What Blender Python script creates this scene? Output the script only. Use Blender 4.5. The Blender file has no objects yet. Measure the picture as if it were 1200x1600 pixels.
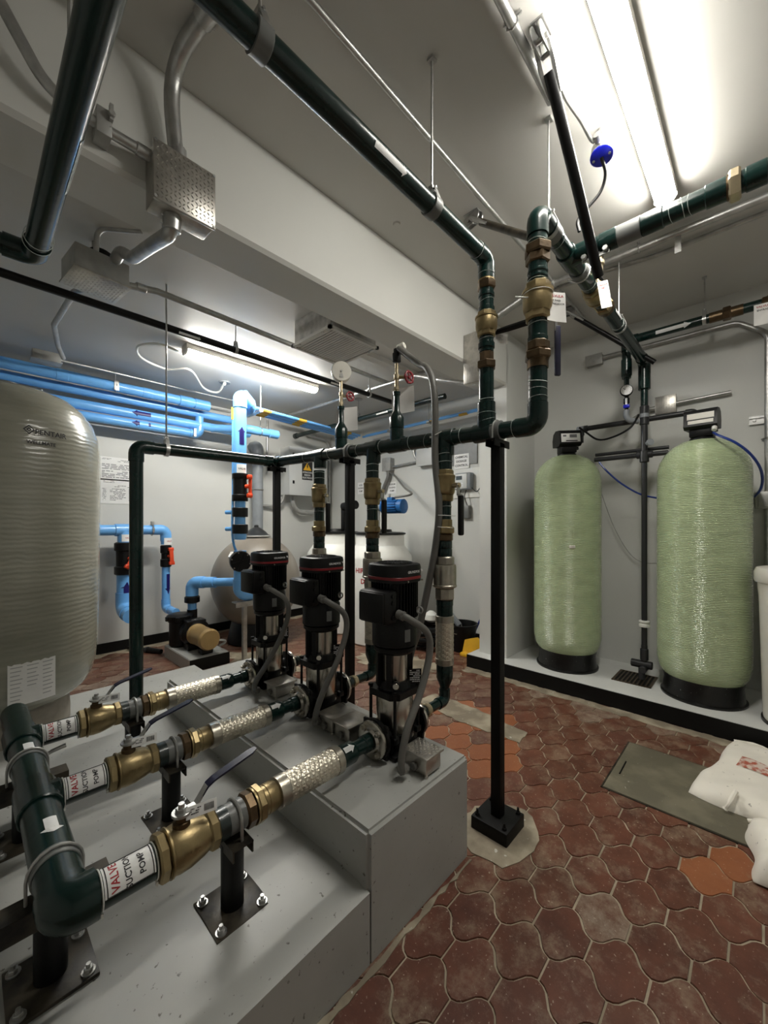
import bpy, bmesh, math, random
from mathutils import Vector, Matrix
R = math.radians
rnd = random.Random(7)
SC = bpy.context.scene
COL = SC.collection

# ------------------------------------------------------------------ camera
YAW = R(43.5); FOC = 622.0; CX, CY, EYE = 600.0, 820.0, 1.5
cam = bpy.data.cameras.new('camera'); camo = bpy.data.objects.new('camera', cam); COL.objects.link(camo)
camo.location = (0, 0, EYE); camo.rotation_euler = (R(90), 0, YAW - R(90))
cam.sensor_fit = 'HORIZONTAL'; cam.sensor_width = 36; cam.lens = FOC / 1200 * 36; cam.shift_y = 20 / 1200
cam.clip_start = 0.02
SC.camera = camo
# ------------------------------------------------------------------ world and exposure
w = bpy.data.worlds.new('world'); SC.world = w; w.use_nodes = True
w.node_tree.nodes['Background'].inputs[0].default_value = (.02, .02, .02, 1)
w.node_tree.nodes['Background'].inputs[1].default_value = .5
SC.view_settings.view_transform = 'Standard'; SC.view_settings.look = 'None'
SC.view_settings.exposure = 1.6; SC.view_settings.gamma = 1.0; SC.view_settings.use_curve_mapping = False
LAMP_NEAR, LAMP_FAR = 30.0, 47.0      # emission of the two ceiling lights

# ------------------------------------------------------------------ from the survey: picture point -> point in the room
_c, _s = math.cos(YAW), math.sin(YAW)
def ray(px, py):
    r = (px - CX) / FOC; u = (CY - py) / FOC
    return Vector((_c + r * _s, _s - r * _c, u))
def atF(px, py, d): return Vector((0, 0, EYE)) + ray(px, py) * d
def atX(px, py, x): return atF(px, py, x / ray(px, py).x)
def atY(px, py, y): return atF(px, py, y / ray(px, py).y)
def atZ(px, py, z): return atF(px, py, (z - EYE) / ray(px, py).z)
def V(*a): return Vector(a)
EX, EY, EZ = V(1, 0, 0), V(0, 1, 0), V(0, 0, 1)

# ------------------------------------------------------------------ materials
def mk(name, col, rough=.5, metal=0., var=.12, vs=6., bump=0., bs=60., coat=0., col2=None, mix=(.45, .62), spec=.5, stretch=(1, 1, 1), emit=0., rvar=.0, trans=0., dots=None):
    m = bpy.data.materials.new(name); m.use_nodes = True
    nt = m.node_tree; N = nt.nodes; L = nt.links
    b = N['Principled BSDF']
    b.inputs['Roughness'].default_value = rough; b.inputs['Metallic'].default_value = metal
    b.inputs['Coat Weight'].default_value = coat; b.inputs['Coat Roughness'].default_value = .12
    b.inputs['Specular IOR Level'].default_value = spec
    if trans: b.inputs['Transmission Weight'].default_value = trans
    tc = N.new('ShaderNodeTexCoord'); mp = N.new('ShaderNodeMapping'); mp.inputs['Scale'].default_value = stretch
    L.new(tc.outputs['Object'], mp.inputs[0])
    nz = N.new('ShaderNodeTexNoise'); nz.inputs['Scale'].default_value = vs; nz.inputs['Detail'].default_value = 5
    L.new(mp.outputs[0], nz.inputs['Vector'])
    rp = N.new('ShaderNodeValToRGB')
    c = Vector(col[:3]); c2 = Vector(col2) if col2 else c * (1 - var)
    c1 = c if col2 else c * (1 + var)
    e = rp.color_ramp.elements
    e[0].position = mix[0] if col2 else .3; e[1].position = mix[1] if col2 else .7
    e[0].color = (*c2, 1); e[1].color = (*c1, 1)
    L.new(nz.outputs['Fac'], rp.inputs[0]); out = rp.outputs[0]
    if dots:      # specks of another colour: (colour, scale, amount)
        n3 = N.new('ShaderNodeTexNoise'); n3.inputs['Scale'].default_value = dots[1]; n3.inputs['Detail'].default_value = 3
        L.new(tc.outputs['Object'], n3.inputs['Vector'])
        r3 = N.new('ShaderNodeValToRGB'); r3.color_ramp.elements[0].position = 1 - dots[2]; r3.color_ramp.elements[1].position = min(1, 1 - dots[2] + .06)
        r3.color_ramp.elements[0].color = (0, 0, 0, 1); r3.color_ramp.elements[1].color = (1, 1, 1, 1)
        L.new(n3.outputs['Fac'], r3.inputs[0])
        mx = N.new('ShaderNodeMix'); mx.data_type = 'RGBA'; L.new(r3.outputs[0], mx.inputs[0])
        L.new(out, mx.inputs[6]); mx.inputs[7].default_value = (*dots[0], 1); out = mx.outputs[2]
    L.new(out, b.inputs['Base Color'])
    if rvar:
        mr = N.new('ShaderNodeMapRange'); mr.inputs[3].default_value = rough - rvar; mr.inputs[4].default_value = rough + rvar
        L.new(nz.outputs['Fac'], mr.inputs[0]); L.new(mr.outputs[0], b.inputs['Roughness'])
    if bump:
        n2 = N.new('ShaderNodeTexNoise'); n2.inputs['Scale'].default_value = bs; n2.inputs['Detail'].default_value = 3
        L.new(mp.outputs[0], n2.inputs['Vector'])
        bp = N.new('ShaderNodeBump'); bp.inputs['Strength'].default_value = bump; bp.inputs['Distance'].default_value = .004
        L.new(n2.outputs['Fac'], bp.inputs['Height']); L.new(bp.outputs[0], b.inputs['Normal']); L.new(bp.outputs[0], b.inputs['Coat Normal'])
    if emit:
        b.inputs['Emission Color'].default_value = (*col[:3], 1); b.inputs['Emission Strength'].default_value = emit
    return m

def wave_bump(m, kind='BANDS', direction='Z', scale=40., strength=.3, dist=.002, distortion=1.):
    nt = m.node_tree; N = nt.nodes; L = nt.links; b = N['Principled BSDF']
    tc = N.new('ShaderNodeTexCoord'); wv = N.new('ShaderNodeTexWave'); wv.wave_type = kind
    if kind == 'BANDS': wv.bands_direction = direction
    wv.inputs['Scale'].default_value = scale; wv.inputs['Distortion'].default_value = distortion; wv.inputs['Detail'].default_value = 3
    L.new(tc.outputs['Object'], wv.inputs['Vector'])
    bp = N.new('ShaderNodeBump'); bp.inputs['Strength'].default_value = strength; bp.inputs['Distance'].default_value = dist
    L.new(wv.outputs['Fac'], bp.inputs['Height'])
    if b.inputs['Normal'].is_linked: L.new(b.inputs['Normal'].links[0].from_socket, bp.inputs['Normal'])
    L.new(bp.outputs[0], b.inputs['Normal']); L.new(bp.outputs[0], b.inputs['Coat Normal'])
    return m

M = {}
M['wall'] = mk('wall_paint', (.60, .605, .58), .55, var=.03, vs=1.5, bump=.12, bs=25)
M['ceiling'] = mk('ceiling_paint', (.56, .55, .52), .5, var=.04, vs=1.3, bump=.12, bs=18)
M['beam'] = mk('beam_paint', (.64, .64, .61), .5, var=.02, vs=1.5, bump=.08, bs=20)
M['block'] = mk('block_paint', (.365, .368, .35), .42, var=.07, vs=3, bump=.35, bs=9, dots=((.12, .115, .10), 55, .325))
M['plinth'] = mk('plinth_paint', (.60, .605, .585), .45, var=.06, vs=4, bump=.2, bs=14)
M['blackpaint'] = mk('black_paint', (.0022, .0022, .0022), .55, spec=.25, var=.2, vs=9, bump=.15, bs=30)
M['blackmetal'] = mk('black_enamel', (.0022, .0022, .0025), .4, spec=.28, var=.3, vs=14, bump=.15, bs=60)
M['cast'] = mk('black_casting', (.0028, .0028, .0031), .38, spec=.28, var=.25, vs=20, bump=.25, bs=120)
M['blackplastic'] = mk('black_plastic', (.003, .003, .0034), .42, spec=.28, var=.2, vs=20)
M['rawplate'] = mk('worn_black_steel', (.012, .011, .010), .4, metal=.2, spec=.35, col2=(.055, .046, .033), mix=(.42, .66), vs=14, bump=.2, bs=40)
M['green'] = mk('green_pipe', (.0028, .0170, .0145), .27, var=.22, vs=10, bump=.2, bs=26, coat=.15, spec=.35)
M['green2'] = mk('dull_green_pipe', (.003, .013, .012), .35, var=.3, vs=16, bump=.25, bs=40, coat=.3)
M['tape'] = mk('clear_wrap', (.55, .6, .58), .15, var=.25, vs=40, bump=.6, bs=80)
M['brass'] = mk('brass', (.30, .23, .118), .38, metal=.85, var=.18, vs=18, bump=.15, bs=90)
M['brassdark'] = mk('old_bronze', (.115, .078, .044), .38, metal=.85, var=.25, vs=22, bump=.2, bs=70)
M['brasspale'] = mk('pale_brass', (.50, .42, .28), .38, metal=.85, var=.15, vs=18, bump=.12, bs=90)
M['steel'] = mk('stainless', (.52, .49, .44), .26, metal=1., var=.14, vs=4, stretch=(9, 9, .6))
M['steeldull'] = mk('nickel_steel', (.42, .39, .33), .34, metal=.95, var=.2, vs=16, bump=.15, bs=80)
M['galv'] = mk('galvanised_steel', (.46, .46, .45), .36, metal=.85, var=.2, vs=18, bump=.12, bs=60)
M['galvdull'] = mk('painted_conduit', (.38, .38, .365), .42, metal=.35, var=.12, vs=18)
M['braid'] = mk('braided_steel', (.66, .61, .51), .4, metal=.95, var=.14, vs=25)
M['alu'] = mk('cast_aluminium', (.44, .42, .385), .34, metal=.85, var=.16, vs=26, bump=.1, bs=70)
M['greyhose'] = mk('grey_flexible_conduit', (.135, .132, .122), .42, var=.12, vs=12)
M['greyrubber'] = mk('grey_sleeve', (.14, .145, .14), .4, var=.12, vs=14)
M['greypvc'] = mk('grey_pvc', (.24, .26, .28), .35, var=.1, vs=9)
M['darkpvc'] = mk('dark_grey_pvc', (.02, .021, .023), .35, var=.15, vs=9)
M['blue'] = mk('blue_pvc', (.15, .42, .84), .28, var=.07, vs=5, coat=.2)
M['navy'] = mk('navy_sticker', (.010, .006, .12), .4, var=.1)
M['navyhandle'] = mk('dark_blue_sleeve', (.008, .0085, .034), .38, var=.3, vs=20, bump=.15)
M['bluemotor'] = mk('blue_motor', (.012, .10, .30), .35, var=.15)
M['bluecap'] = mk('blue_box_paint', (.012, .018, .55), .3, var=.25, vs=30)
M['bluetube'] = mk('blue_tube', (.01, .035, .22), .3, var=.1)
M['red'] = mk('orange_red_handle', (.75, .07, .02), .38, var=.1)
M['redwheel'] = mk('dark_red_handwheel', (.22, .012, .02), .4, var=.15)
M['redline'] = mk('dark_red_stripe', (.20, .006, .012), .4, var=.1)
M['yellow'] = mk('yellow_plastic', (.75, .42, .02), .45, var=.1)
M['yellowband'] = mk('yellow_band', (.62, .38, .05), .5, var=.1)
M['paper'] = mk('paper', (.78, .77, .75), .6, var=.05, vs=14, bump=.1, bs=12)
M['sticker'] = mk('white_sticker', (.80, .80, .79), .4, var=.03)
M['ink'] = mk('black_ink', (.015, .015, .018), .6, var=.05)
M['greyink'] = mk('grey_ink', (.16, .16, .17), .6, var=.05)
M['faintink'] = mk('faint_ink', (.42, .42, .42), .6, var=.05)
M['redink'] = mk('red_ink', (.38, .02, .03), .6, var=.05)
M['whiteink'] = mk('white_ink', (.72, .72, .72), .5, var=.03)
M['gold'] = mk('gold_canister', (.33, .22, .09), .35, var=.1, vs=8, bump=.2, bs=20)
M['white'] = mk('white_plastic', (.74, .74, .70), .4, var=.04)
M['cream'] = mk('cream_plastic', (.62, .60, .54), .42, var=.04)
M['cabinet'] = mk('grey_enamel', (.56, .57, .56), .4, var=.03)
M['lampbody'] = mk('lamp_metal', (.62, .60, .56), .45, var=.05)
M['filter'] = mk('tan_filter', (.20, .175, .145), .38, var=.08, vs=5, coat=.1)
M['beige'] = mk('beige_glassfibre', (.27, .265, .215), .27, var=.10, vs=3, stretch=(1, 1, 8), bump=.25, bs=8, coat=.45)
wave_bump(M['beige'], direction='Z', scale=10.5, strength=.2, dist=.004, distortion=4.)
M['tank'] = mk('green_glassfibre', (.45, .54, .325), .25, var=.09, vs=7, bump=.12, bs=26, coat=.7, stretch=(1, 1, 2.5))
wave_bump(M['tank'], direction='Z', scale=26, strength=.95, dist=.0042, distortion=2.)
wave_bump(M['tank'], direction='DIAGONAL', scale=22, strength=.10, dist=.002, distortion=1.5)
M['tankbase'] = mk('black_boot', (.004, .004, .004), .34, spec=.35, var=.3, vs=30, bump=.3, bs=40, dots=((.2, .2, .19), 55, .30))
M['boot'] = mk('cement_boot', (.26, .23, .19), .6, var=.3, vs=9, bump=.3, bs=20)
M['grout'] = mk('cement_grout', (.46, .39, .29), .75, col2=(.33, .28, .20), vs=7, bump=.5, bs=60)
M['cement'] = mk('cement_patch', (.37, .32, .235), .7, col2=(.21, .175, .125), vs=5, bump=.4, bs=40, dots=((.55, .53, .47), 30, .32))
M['hatch'] = mk('hatch_cement', (.175, .157, .108), .55, col2=(.115, .103, .070), vs=5, bump=.25, bs=30, dots=((.5, .48, .42), 38, .29))
M['sack'] = mk('woven_sack', (.80, .76, .68), .6, var=.06, vs=6, bump=.5, bs=14, dots=((.25, .23, .20), 34, .31))
M['sackmark'] = mk('faded_red_print', (.40, .09, .05), .6, col2=(.66, .55, .48), mix=(.44, .56), vs=26)
M['glass'] = mk('gauge_glass', (.8, .8, .8), .1, var=.02)
M['grill'] = mk('grille_enamel', (.60, .59, .56), .5, var=.05)
M['foil'] = mk('duct_foil', (.45, .44, .42), .4, metal=.6, var=.25, vs=20, bump=.6, bs=25)

def lamp_mat(name, strength):
    m = bpy.data.materials.new(name); m.use_nodes = True
    b = m.node_tree.nodes['Principled BSDF']
    b.inputs['Base Color'].default_value = (.9, .9, .88, 1)
    b.inputs['Emission Color'].default_value = (1.0, .968, .885, 1); b.inputs['Emission Strength'].default_value = strength
    return m
M['lamp_near'] = lamp_mat('lamp_light_near', LAMP_NEAR)
M['lamp_far'] = lamp_mat('lamp_light_far', LAMP_FAR)

def tile_mat(name, c1, c2, dust, amount):
    m = bpy.data.materials.new(name); m.use_nodes = True
    nt = m.node_tree; N = nt.nodes; L = nt.links; b = N['Principled BSDF']
    tc = N.new('ShaderNodeTexCoord'); oi = N.new('ShaderNodeObjectInfo')
    ad = N.new('ShaderNodeVectorMath'); ad.operation = 'ADD'
    sc = N.new('ShaderNodeVectorMath'); sc.operation = 'SCALE'; sc.inputs['Scale'].default_value = 1.0
    L.new(oi.outputs['Location'], sc.inputs[0]); L.new(tc.outputs['Object'], ad.inputs[0]); L.new(sc.outputs[0], ad.inputs[1])
    n1 = N.new('ShaderNodeTexNoise'); n1.inputs['Scale'].default_value = 9; n1.inputs['Detail'].default_value = 6; n1.inputs['Roughness'].default_value = .65
    L.new(ad.outputs[0], n1.inputs['Vector'])
    mr = N.new('ShaderNodeMath'); mr.operation = 'MULTIPLY_ADD'; mr.inputs[1].default_value = .22; 
    L.new(oi.outputs['Random'], mr.inputs[0]); L.new(n1.outputs['Fac'], mr.inputs[2])
    rp = N.new('ShaderNodeValToRGB'); e = rp.color_ramp.elements
    e[0].position = .35; e[1].position = .85; e[0].color = (*c1, 1); e[1].color = (*c2, 1)
    L.new(mr.outputs[0], rp.inputs[0])
    n2 = N.new('ShaderNodeTexNoise'); n2.inputs['Scale'].default_value = 8; n2.inputs['Detail'].default_value = 9; n2.inputs['Roughness'].default_value = .78
    L.new(ad.outputs[0], n2.inputs['Vector'])
    r2 = N.new('ShaderNodeValToRGB'); r2.color_ramp.elements[0].position = .55 - amount; r2.color_ramp.elements[1].position = .86 - amount
    r2.color_ramp.elements[0].color = (0, 0, 0, 1); r2.color_ramp.elements[1].color = (.8, .8, .8, 1)
    L.new(n2.outputs['Fac'], r2.inputs[0])
    mx = N.new('ShaderNodeMix'); mx.data_type = 'RGBA'; L.new(r2.outputs[0], mx.inputs[0]); L.new(rp.outputs[0], mx.inputs[6]); mx.inputs[7].default_value = (*dust, 1)
    n3 = N.new('ShaderNodeTexNoise'); n3.inputs['Scale'].default_value = 85; n3.inputs['Detail'].default_value = 3
    L.new(ad.outputs[0], n3.inputs['Vector'])
    r3 = N.new('ShaderNodeValToRGB'); r3.color_ramp.elements[0].position = .66; r3.color_ramp.elements[1].position = .72
    r3.color_ramp.elements[0].color = (0, 0, 0, 1); r3.color_ramp.elements[1].color = (.6, .6, .6, 1); L.new(n3.outputs['Fac'], r3.inputs[0])
    m2 = N.new('ShaderNodeMix'); m2.data_type = 'RGBA'; L.new(r3.outputs[0], m2.inputs[0]); L.new(mx.outputs[2], m2.inputs[6]); m2.inputs[7].default_value = (.55, .48, .38, 1)
    L.new(m2.outputs[2], b.inputs['Base Color'])
    b.inputs['Roughness'].default_value = .38
    rr = N.new('ShaderNodeMapRange'); rr.inputs[3].default_value = .22; rr.inputs[4].default_value = .6; L.new(n2.outputs['Fac'], rr.inputs[0]); L.new(rr.outputs[0], b.inputs['Roughness'])
    bp = N.new('ShaderNodeBump'); bp.inputs['Strength'].default_value = .35; bp.inputs['Distance'].default_value = .003
    L.new(n1.outputs['Fac'], bp.inputs['Height']); L.new(bp.outputs[0], b.inputs['Normal'])
    return m
DUST = (.36, .29, .20)
M['tile'] = tile_mat('red_clay_tile', (.072, .022, .0135), (.155, .054, .032), DUST, .045)
M['tile_orange'] = tile_mat('orange_clay_tile', (.24, .075, .028), (.30, .105, .042), DUST, -.02)
M['tile_dusty'] = tile_mat('dusty_clay_tile', (.085, .028, .017), (.15, .055, .032), DUST, .09)
M['tile_pale'] = tile_mat('pale_dusty_tile', (.10, .04, .025), (.16, .07, .045), (.40, .34, .26), .17)

# ------------------------------------------------------------------ mesh builder
def basis(d):
    d = Vector(d).normalized()
    a = V(0, 0, 1) if abs(d.z) < .9 else V(1, 0, 0)
    u = d.cross(a).normalized(); v = d.cross(u).normalized()
    return u, v, d

class MB:
    def __init__(s): s.v = []; s.f = []
    def add(s, vs, fs):
        o = len(s.v); s.v += [Vector(p) for p in vs]; s.f += [tuple(i + o for i in f) for f in fs]; return s
    def box(s, c, size, rot=None, bev=0.):
        c = Vector(c); h = Vector(size) / 2
        if bev:
            bm = bmesh.new(); bmesh.ops.create_cube(bm, size=1)
            for v in bm.verts: v.co = Vector((v.co.x * size[0], v.co.y * size[1], v.co.z * size[2]))
            bmesh.ops.bevel(bm, geom=bm.edges[:], offset=bev, segments=2, affect='EDGES', profile=.5)
            vs = [v.co.copy() for v in bm.verts]; bm.verts.index_update(); fs = [[v.index for v in f.verts] for f in bm.faces]; bm.free()
        else:
            vs = [V(x * h.x, y * h.y, z * h.z) for x in (-1, 1) for y in (-1, 1) for z in (-1, 1)]
            fs = [(0, 1, 3, 2), (4, 6, 7, 5), (0, 4, 5, 1), (2, 3, 7, 6), (0, 2, 6, 4), (1, 5, 7, 3)]
        if rot is not None: vs = [rot @ v for v in vs]
        return s.add([c + v for v in vs], fs)
    def span(s, a, b, bev=0.):
        a = Vector(a); b = Vector(b)
        return s.box((a + b) / 2, [abs(q) for q in (b - a)], bev=bev)
    def tube(s, pts, r, n=12, cap=True, closed=False):
        pts = [Vector(p) for p in pts]; k = len(pts)
        rr = r if isinstance(r, (list, tuple)) else [r] * k
        tans = []
        for i in range(k):
            if closed: t = pts[(i + 1) % k] - pts[i - 1]
            else: t = pts[min(i + 1, k - 1)] - pts[max(i - 1, 0)]
            if t.length < 1e-9: t = V(0, 0, 1)
            tans.append(t.normalized())
        u, v, _ = basis(tans[0]); rings = []
        for i in range(k):
            if i:
                q = tans[i - 1].rotation_difference(tans[i]); u = q @ u
                u = (u - tans[i] * u.dot(tans[i])).normalized()
            v = tans[i].cross(u)
            rings.append([pts[i] + (u * math.cos(2 * math.pi * j / n) + v * math.sin(2 * math.pi * j / n)) * rr[i] for j in range(n)])
        vs = [p for g in rings for p in g]; fs = []
        m = k if closed else k - 1
        for i in range(m):
            a = i * n; b = ((i + 1) % k) * n
            fs += [(a + j, a + (j + 1) % n, b + (j + 1) % n, b + j) for j in range(n)]
        if cap and not closed:
            fs.append(tuple(range(n))[::-1]); fs.append(tuple((k - 1) * n + j for j in range(n)))
        return s.add(vs, fs)
    def lathe(s, prof, o=(0, 0, 0), d=(0, 0, 1), n=24, phase=0., sq=None):
        """prof: (radius, height) along d from o; sq = exponent of a superellipse section"""
        o = Vector(o); u, v, w = basis(d); vs = []; fs = []
        for (r, h) in prof:
            for j in range(n):
                a = 2 * math.pi * (j + phase) / n; k = 1.
                if sq: k = (abs(math.cos(a)) ** sq + abs(math.sin(a)) ** sq) ** (-1 / sq)
                vs.append(o + w * h + (u * math.cos(a) + v * math.sin(a)) * max(r, 1e-4) * k)
        for i in range(len(prof) - 1):
            a = i * n; b = a + n
            fs += [(a + j, a + (j + 1) % n, b + (j + 1) % n, b + j) for j in range(n)]
        fs.append(tuple(range(n))); fs.append(tuple((len(prof) - 1) * n + j for j in range(n)))
        return s.add(vs, fs)
    def cyl(s, a, b, r, n=16, bev=0.):
        a = Vector(a); b = Vector(b); L = (b - a).length
        p = [(r, 0), (r, L)] if not bev else [(r - bev, 0), (r, bev), (r, L - bev), (r - bev, L)]
        return s.lathe(p, a, b - a, n)
    def hexn(s, a, b, r, phase=0., n=6):
        a = Vector(a); b = Vector(b); L = (b - a).length; c = min(L * .18, r * .12)
        return s.lathe([(r - c, 0), (r, c), (r, L - c), (r - c, L)], a, b - a, n, phase)
    def prism(s, poly, o, u, v, w):
        o = Vector(o); u = Vector(u); v = Vector(v); w = Vector(w); n = len(poly)
        vs = [o + u * a + v * b for a, b in poly] + [o + u * a + v * b + w for a, b in poly]
        fs = [tuple(range(n)), tuple(range(n, 2 * n))] + [(i, (i + 1) % n, n + (i + 1) % n, n + i) for i in range(n)]
        return s.add(vs, fs)
    def torus(s, c, d, r, t, n=24, k=8):
        u, v, w = basis(d); c = Vector(c)
        return s.tube([c + (u * math.cos(2 * math.pi * i / n) + v * math.sin(2 * math.pi * i / n)) * r for i in range(n)], t, k, closed=True)
    def join(s, o): return s.add(o.v, o.f)

def fillet(pts, br, seg=6):
    pts = [Vector(p) for p in pts]; out = [pts[0]]
    for i in range(1, len(pts) - 1):
        a, b, c = pts[i - 1], pts[i], pts[i + 1]
        d1 = (a - b).normalized(); d2 = (c - b).normalized()
        ang = d1.angle(d2)
        if ang > 3.1: out.append(b); continue
        t = min(br / math.tan(ang / 2), (a - b).length * .49, (c - b).length * .49)
        rr = t * math.tan(ang / 2); cen = b + (d1 + d2).normalized() * (rr / math.sin(ang / 2))
        p1 = b + d1 * t; p2 = b + d2 * t; v1 = p1 - cen; q = v1.rotation_difference(p2 - cen)
        for k in range(seg + 1):
            qq = q.copy(); qq = Matrix.Identity(3).to_quaternion().slerp(q, k / seg)
            out.append(cen + qq @ v1)
    out.append(pts[-1]); return out

def smooth(pts, n=8):
    pts = [Vector(p) for p in pts]; P = [pts[0] * 2 - pts[1]] + pts + [pts[-1] * 2 - pts[-2]]; out = []
    for i in range(1, len(P) - 2):
        a, b, c, d = P[i - 1:i + 3]
        for k in range(n):
            t = k / n
            out.append(.5 * ((2 * b) + (c - a) * t + (2 * a - 5 * b + 4 * c - d) * t * t + (3 * b - a - 3 * c + d) * t ** 3))
    out.append(pts[-1]); return out

# ------------------------------------------------------------------ objects
def root_of(o):
    while o.parent: o = o.parent
    return o
def link_mesh(name, mb, mat, loc, sharp=35):
    me = bpy.data.meshes.new(name)
    loc = Vector(loc)
    me.from_pydata([tuple(p - loc) for p in mb.v], [], mb.f)
    bm = bmesh.new(); bm.from_mesh(me); bmesh.ops.recalc_face_normals(bm, faces=bm.faces[:])
    for f in bm.faces: f.smooth = True
    bm.to_mesh(me); bm.free()
    me.set_sharp_from_angle(angle=R(sharp))
    me.materials.append(M[mat])
    o = bpy.data.objects.new(name, me); COL.objects.link(o); return o
def part(name, mb, mat, parent, label=None, sharp=35):
    o = link_mesh(name, mb, mat, root_of(parent).location, sharp); o.parent = parent
    if label: o['label'] = label
    return o
def tag(o, label, cat, group=None):
    o['label'] = label; o['category'] = cat
    if group: o['group'] = group
    return o
def thing(name, label, cat, loc=(0, 0, 0), group=None):
    o = bpy.data.objects.new(name, None); COL.objects.link(o); o.location = loc; o.empty_display_size = .05
    return tag(o, label, cat, group)
def solo(name, mb, mat, label, cat, loc=None, group=None, sharp=35):
    if loc is None:
        zs = min(p.z for p in mb.v); loc = sum(mb.v, Vector()) / len(mb.v); loc.z = zs
    o = link_mesh(name, mb, mat, loc, sharp); o.location = loc
    return tag(o, label, cat, group)
def struct(name, mb, mat, parent=None, sharp=35):
    o = link_mesh(name, mb, mat, (0, 0, 0), sharp)
    if parent: o.parent = parent
    else: o['kind'] = 'structure'
    return o
def copy_tree(o, loc=None, label=None, parent=None, skip=()):
    kids = list(o.children)
    c = o.copy(); COL.objects.link(c)
    if parent: c.parent = parent
    if loc is not None: c.location = loc
    if label: c['label'] = label
    for ch in kids:
        if ch.name.split('.')[0] not in skip: copy_tree(ch, parent=c)
    return c

# ------------------------------------------------------------------ lettering
_txt = {}
def text_geo(body, size):
    k = (body, size)
    if k not in _txt:
        cu = bpy.data.curves.new('lettering', 'FONT'); cu.body = body; cu.size = size; cu.align_x = 'CENTER'; cu.align_y = 'CENTER'; cu.resolution_u = 2; cu.space_line = .95; cu.offset = size * .022
        ob = bpy.data.objects.new('lettering', cu); COL.objects.link(ob)
        dg = bpy.context.evaluated_depsgraph_get(); me = ob.evaluated_get(dg).to_mesh()
        _txt[k] = ([v.co.copy() for v in me.vertices], [tuple(p.vertices) for p in me.polygons])
        ob.evaluated_get(dg).to_mesh_clear(); bpy.data.objects.remove(ob); bpy.data.curves.remove(cu)
    return _txt[k]
def text(mb, body, size, o, u, v, off=.0008):
    vs, fs = text_geo(body, size); u = Vector(u).normalized(); v = Vector(v).normalized(); n = u.cross(v); o = Vector(o)
    return mb.add([o + u * p.x + v * p.y + n * off for p in vs], fs)
def text_round(mb, body, size, c, axis, n0, up, r):
    """letters wrapped on a cylinder: c centre on the axis, n0 outward direction at the middle of the text, up the letters' upward direction"""
    vs, fs = text_geo(body, size); axis = Vector(axis).normalized(); n0 = Vector(n0).normalized(); up = Vector(up).normalized()
    rt = up.cross(n0); out = []
    along = abs(up.dot(axis)) > .5
    t = axis.cross(n0)
    for p in vs:
        w = rt * p.x + up * p.y; a = w.dot(t) / r; h = w.dot(axis)
        out.append(Vector(c) + axis * h + (n0 * math.cos(a) + t * math.sin(a)) * r)
    return mb.add(out, fs)
def wrap_patch(mb, c, axis, n0, r, h0, h1, a0, a1, n=8):
    """a patch lying on a cylinder between heights h0..h1 and angles a0..a1 (degrees from n0)"""
    axis = Vector(axis).normalized(); n0 = Vector(n0).normalized(); t = axis.cross(n0); vs = []; fs = []
    for q in (r, r + .0006):
        for h in (h0, h1):
            for i in range(n + 1):
                a = R(a0 + (a1 - a0) * i / n); vs.append(Vector(c) + axis * h + (n0 * math.cos(a) + t * math.sin(a)) * q)
    k = n + 1
    for i in range(n):
        fs += [(2 * k + i, 2 * k + i + 1, 3 * k + i + 1, 3 * k + i), (i, i + 1, k + i + 1, k + i), (i, i + 1, 2 * k + i + 1, 2 * k + i), (k + i, k + i + 1, 3 * k + i + 1, 3 * k + i)]
    fs += [(0, k, 3 * k, 2 * k), (n, k + n, 3 * k + n, 2 * k + n)]
    return mb.add(vs, fs)
def arrow_patch(mb, c, axis, n0, r, length, width, head=.45):
    """arrow lying on a pipe, pointing along axis"""
    axis = Vector(axis).normalized(); n0 = Vector(n0).normalized(); t = axis.cross(n0)
    pts = [(-length / 2, width * .28), (length / 2 - length * head, width * .28), (length / 2 - length * head, width * .5), (length / 2, 0)]
    full = pts + [(a, -b) for a, b in pts[-2::-1]]
    def P(h, s): return Vector(c) + axis * h + (n0 * math.cos(s / r) + t * math.sin(s / r)) * (r + .0012)
    ys = []
    for (h0, w0), (h1, w1) in zip(pts[:-1], pts[1:]):
        if h0 == h1: continue
        for i in range(6):
            f0, f1 = -1 + i / 3, -1 + (i + 1) / 3
            mb.add([P(h0, w0 * f0), P(h1, w1 * f0), P(h1, w1 * f1), P(h0, w0 * f1)], [(0, 1, 2, 3)])
    return mb
def print_lines(mb, o, u, v, w, h, rows, seed=1, fill=.8, thick=.45):
    """rows of small dashes standing for fine print too small to read"""
    q = random.Random(seed); o = Vector(o); u = Vector(u).normalized(); v = Vector(v).normalized(); n = u.cross(v)
    for i in range(rows):
        y = h / 2 - h * (i + .5) / rows; x = -w / 2; t = h / rows * thick
        while x < w / 2 - w * .06:
            L = w * q.uniform(.05, .22)
            if x + L > w / 2: break
            if q.random() < fill:
                p = o + u * x + v * y + n * .0012
                mb.add([p, p + u * L, p + u * L + v * t, p + v * t], [(0, 1, 2, 3)])
            x += L + w * .03
    return mb

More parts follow.
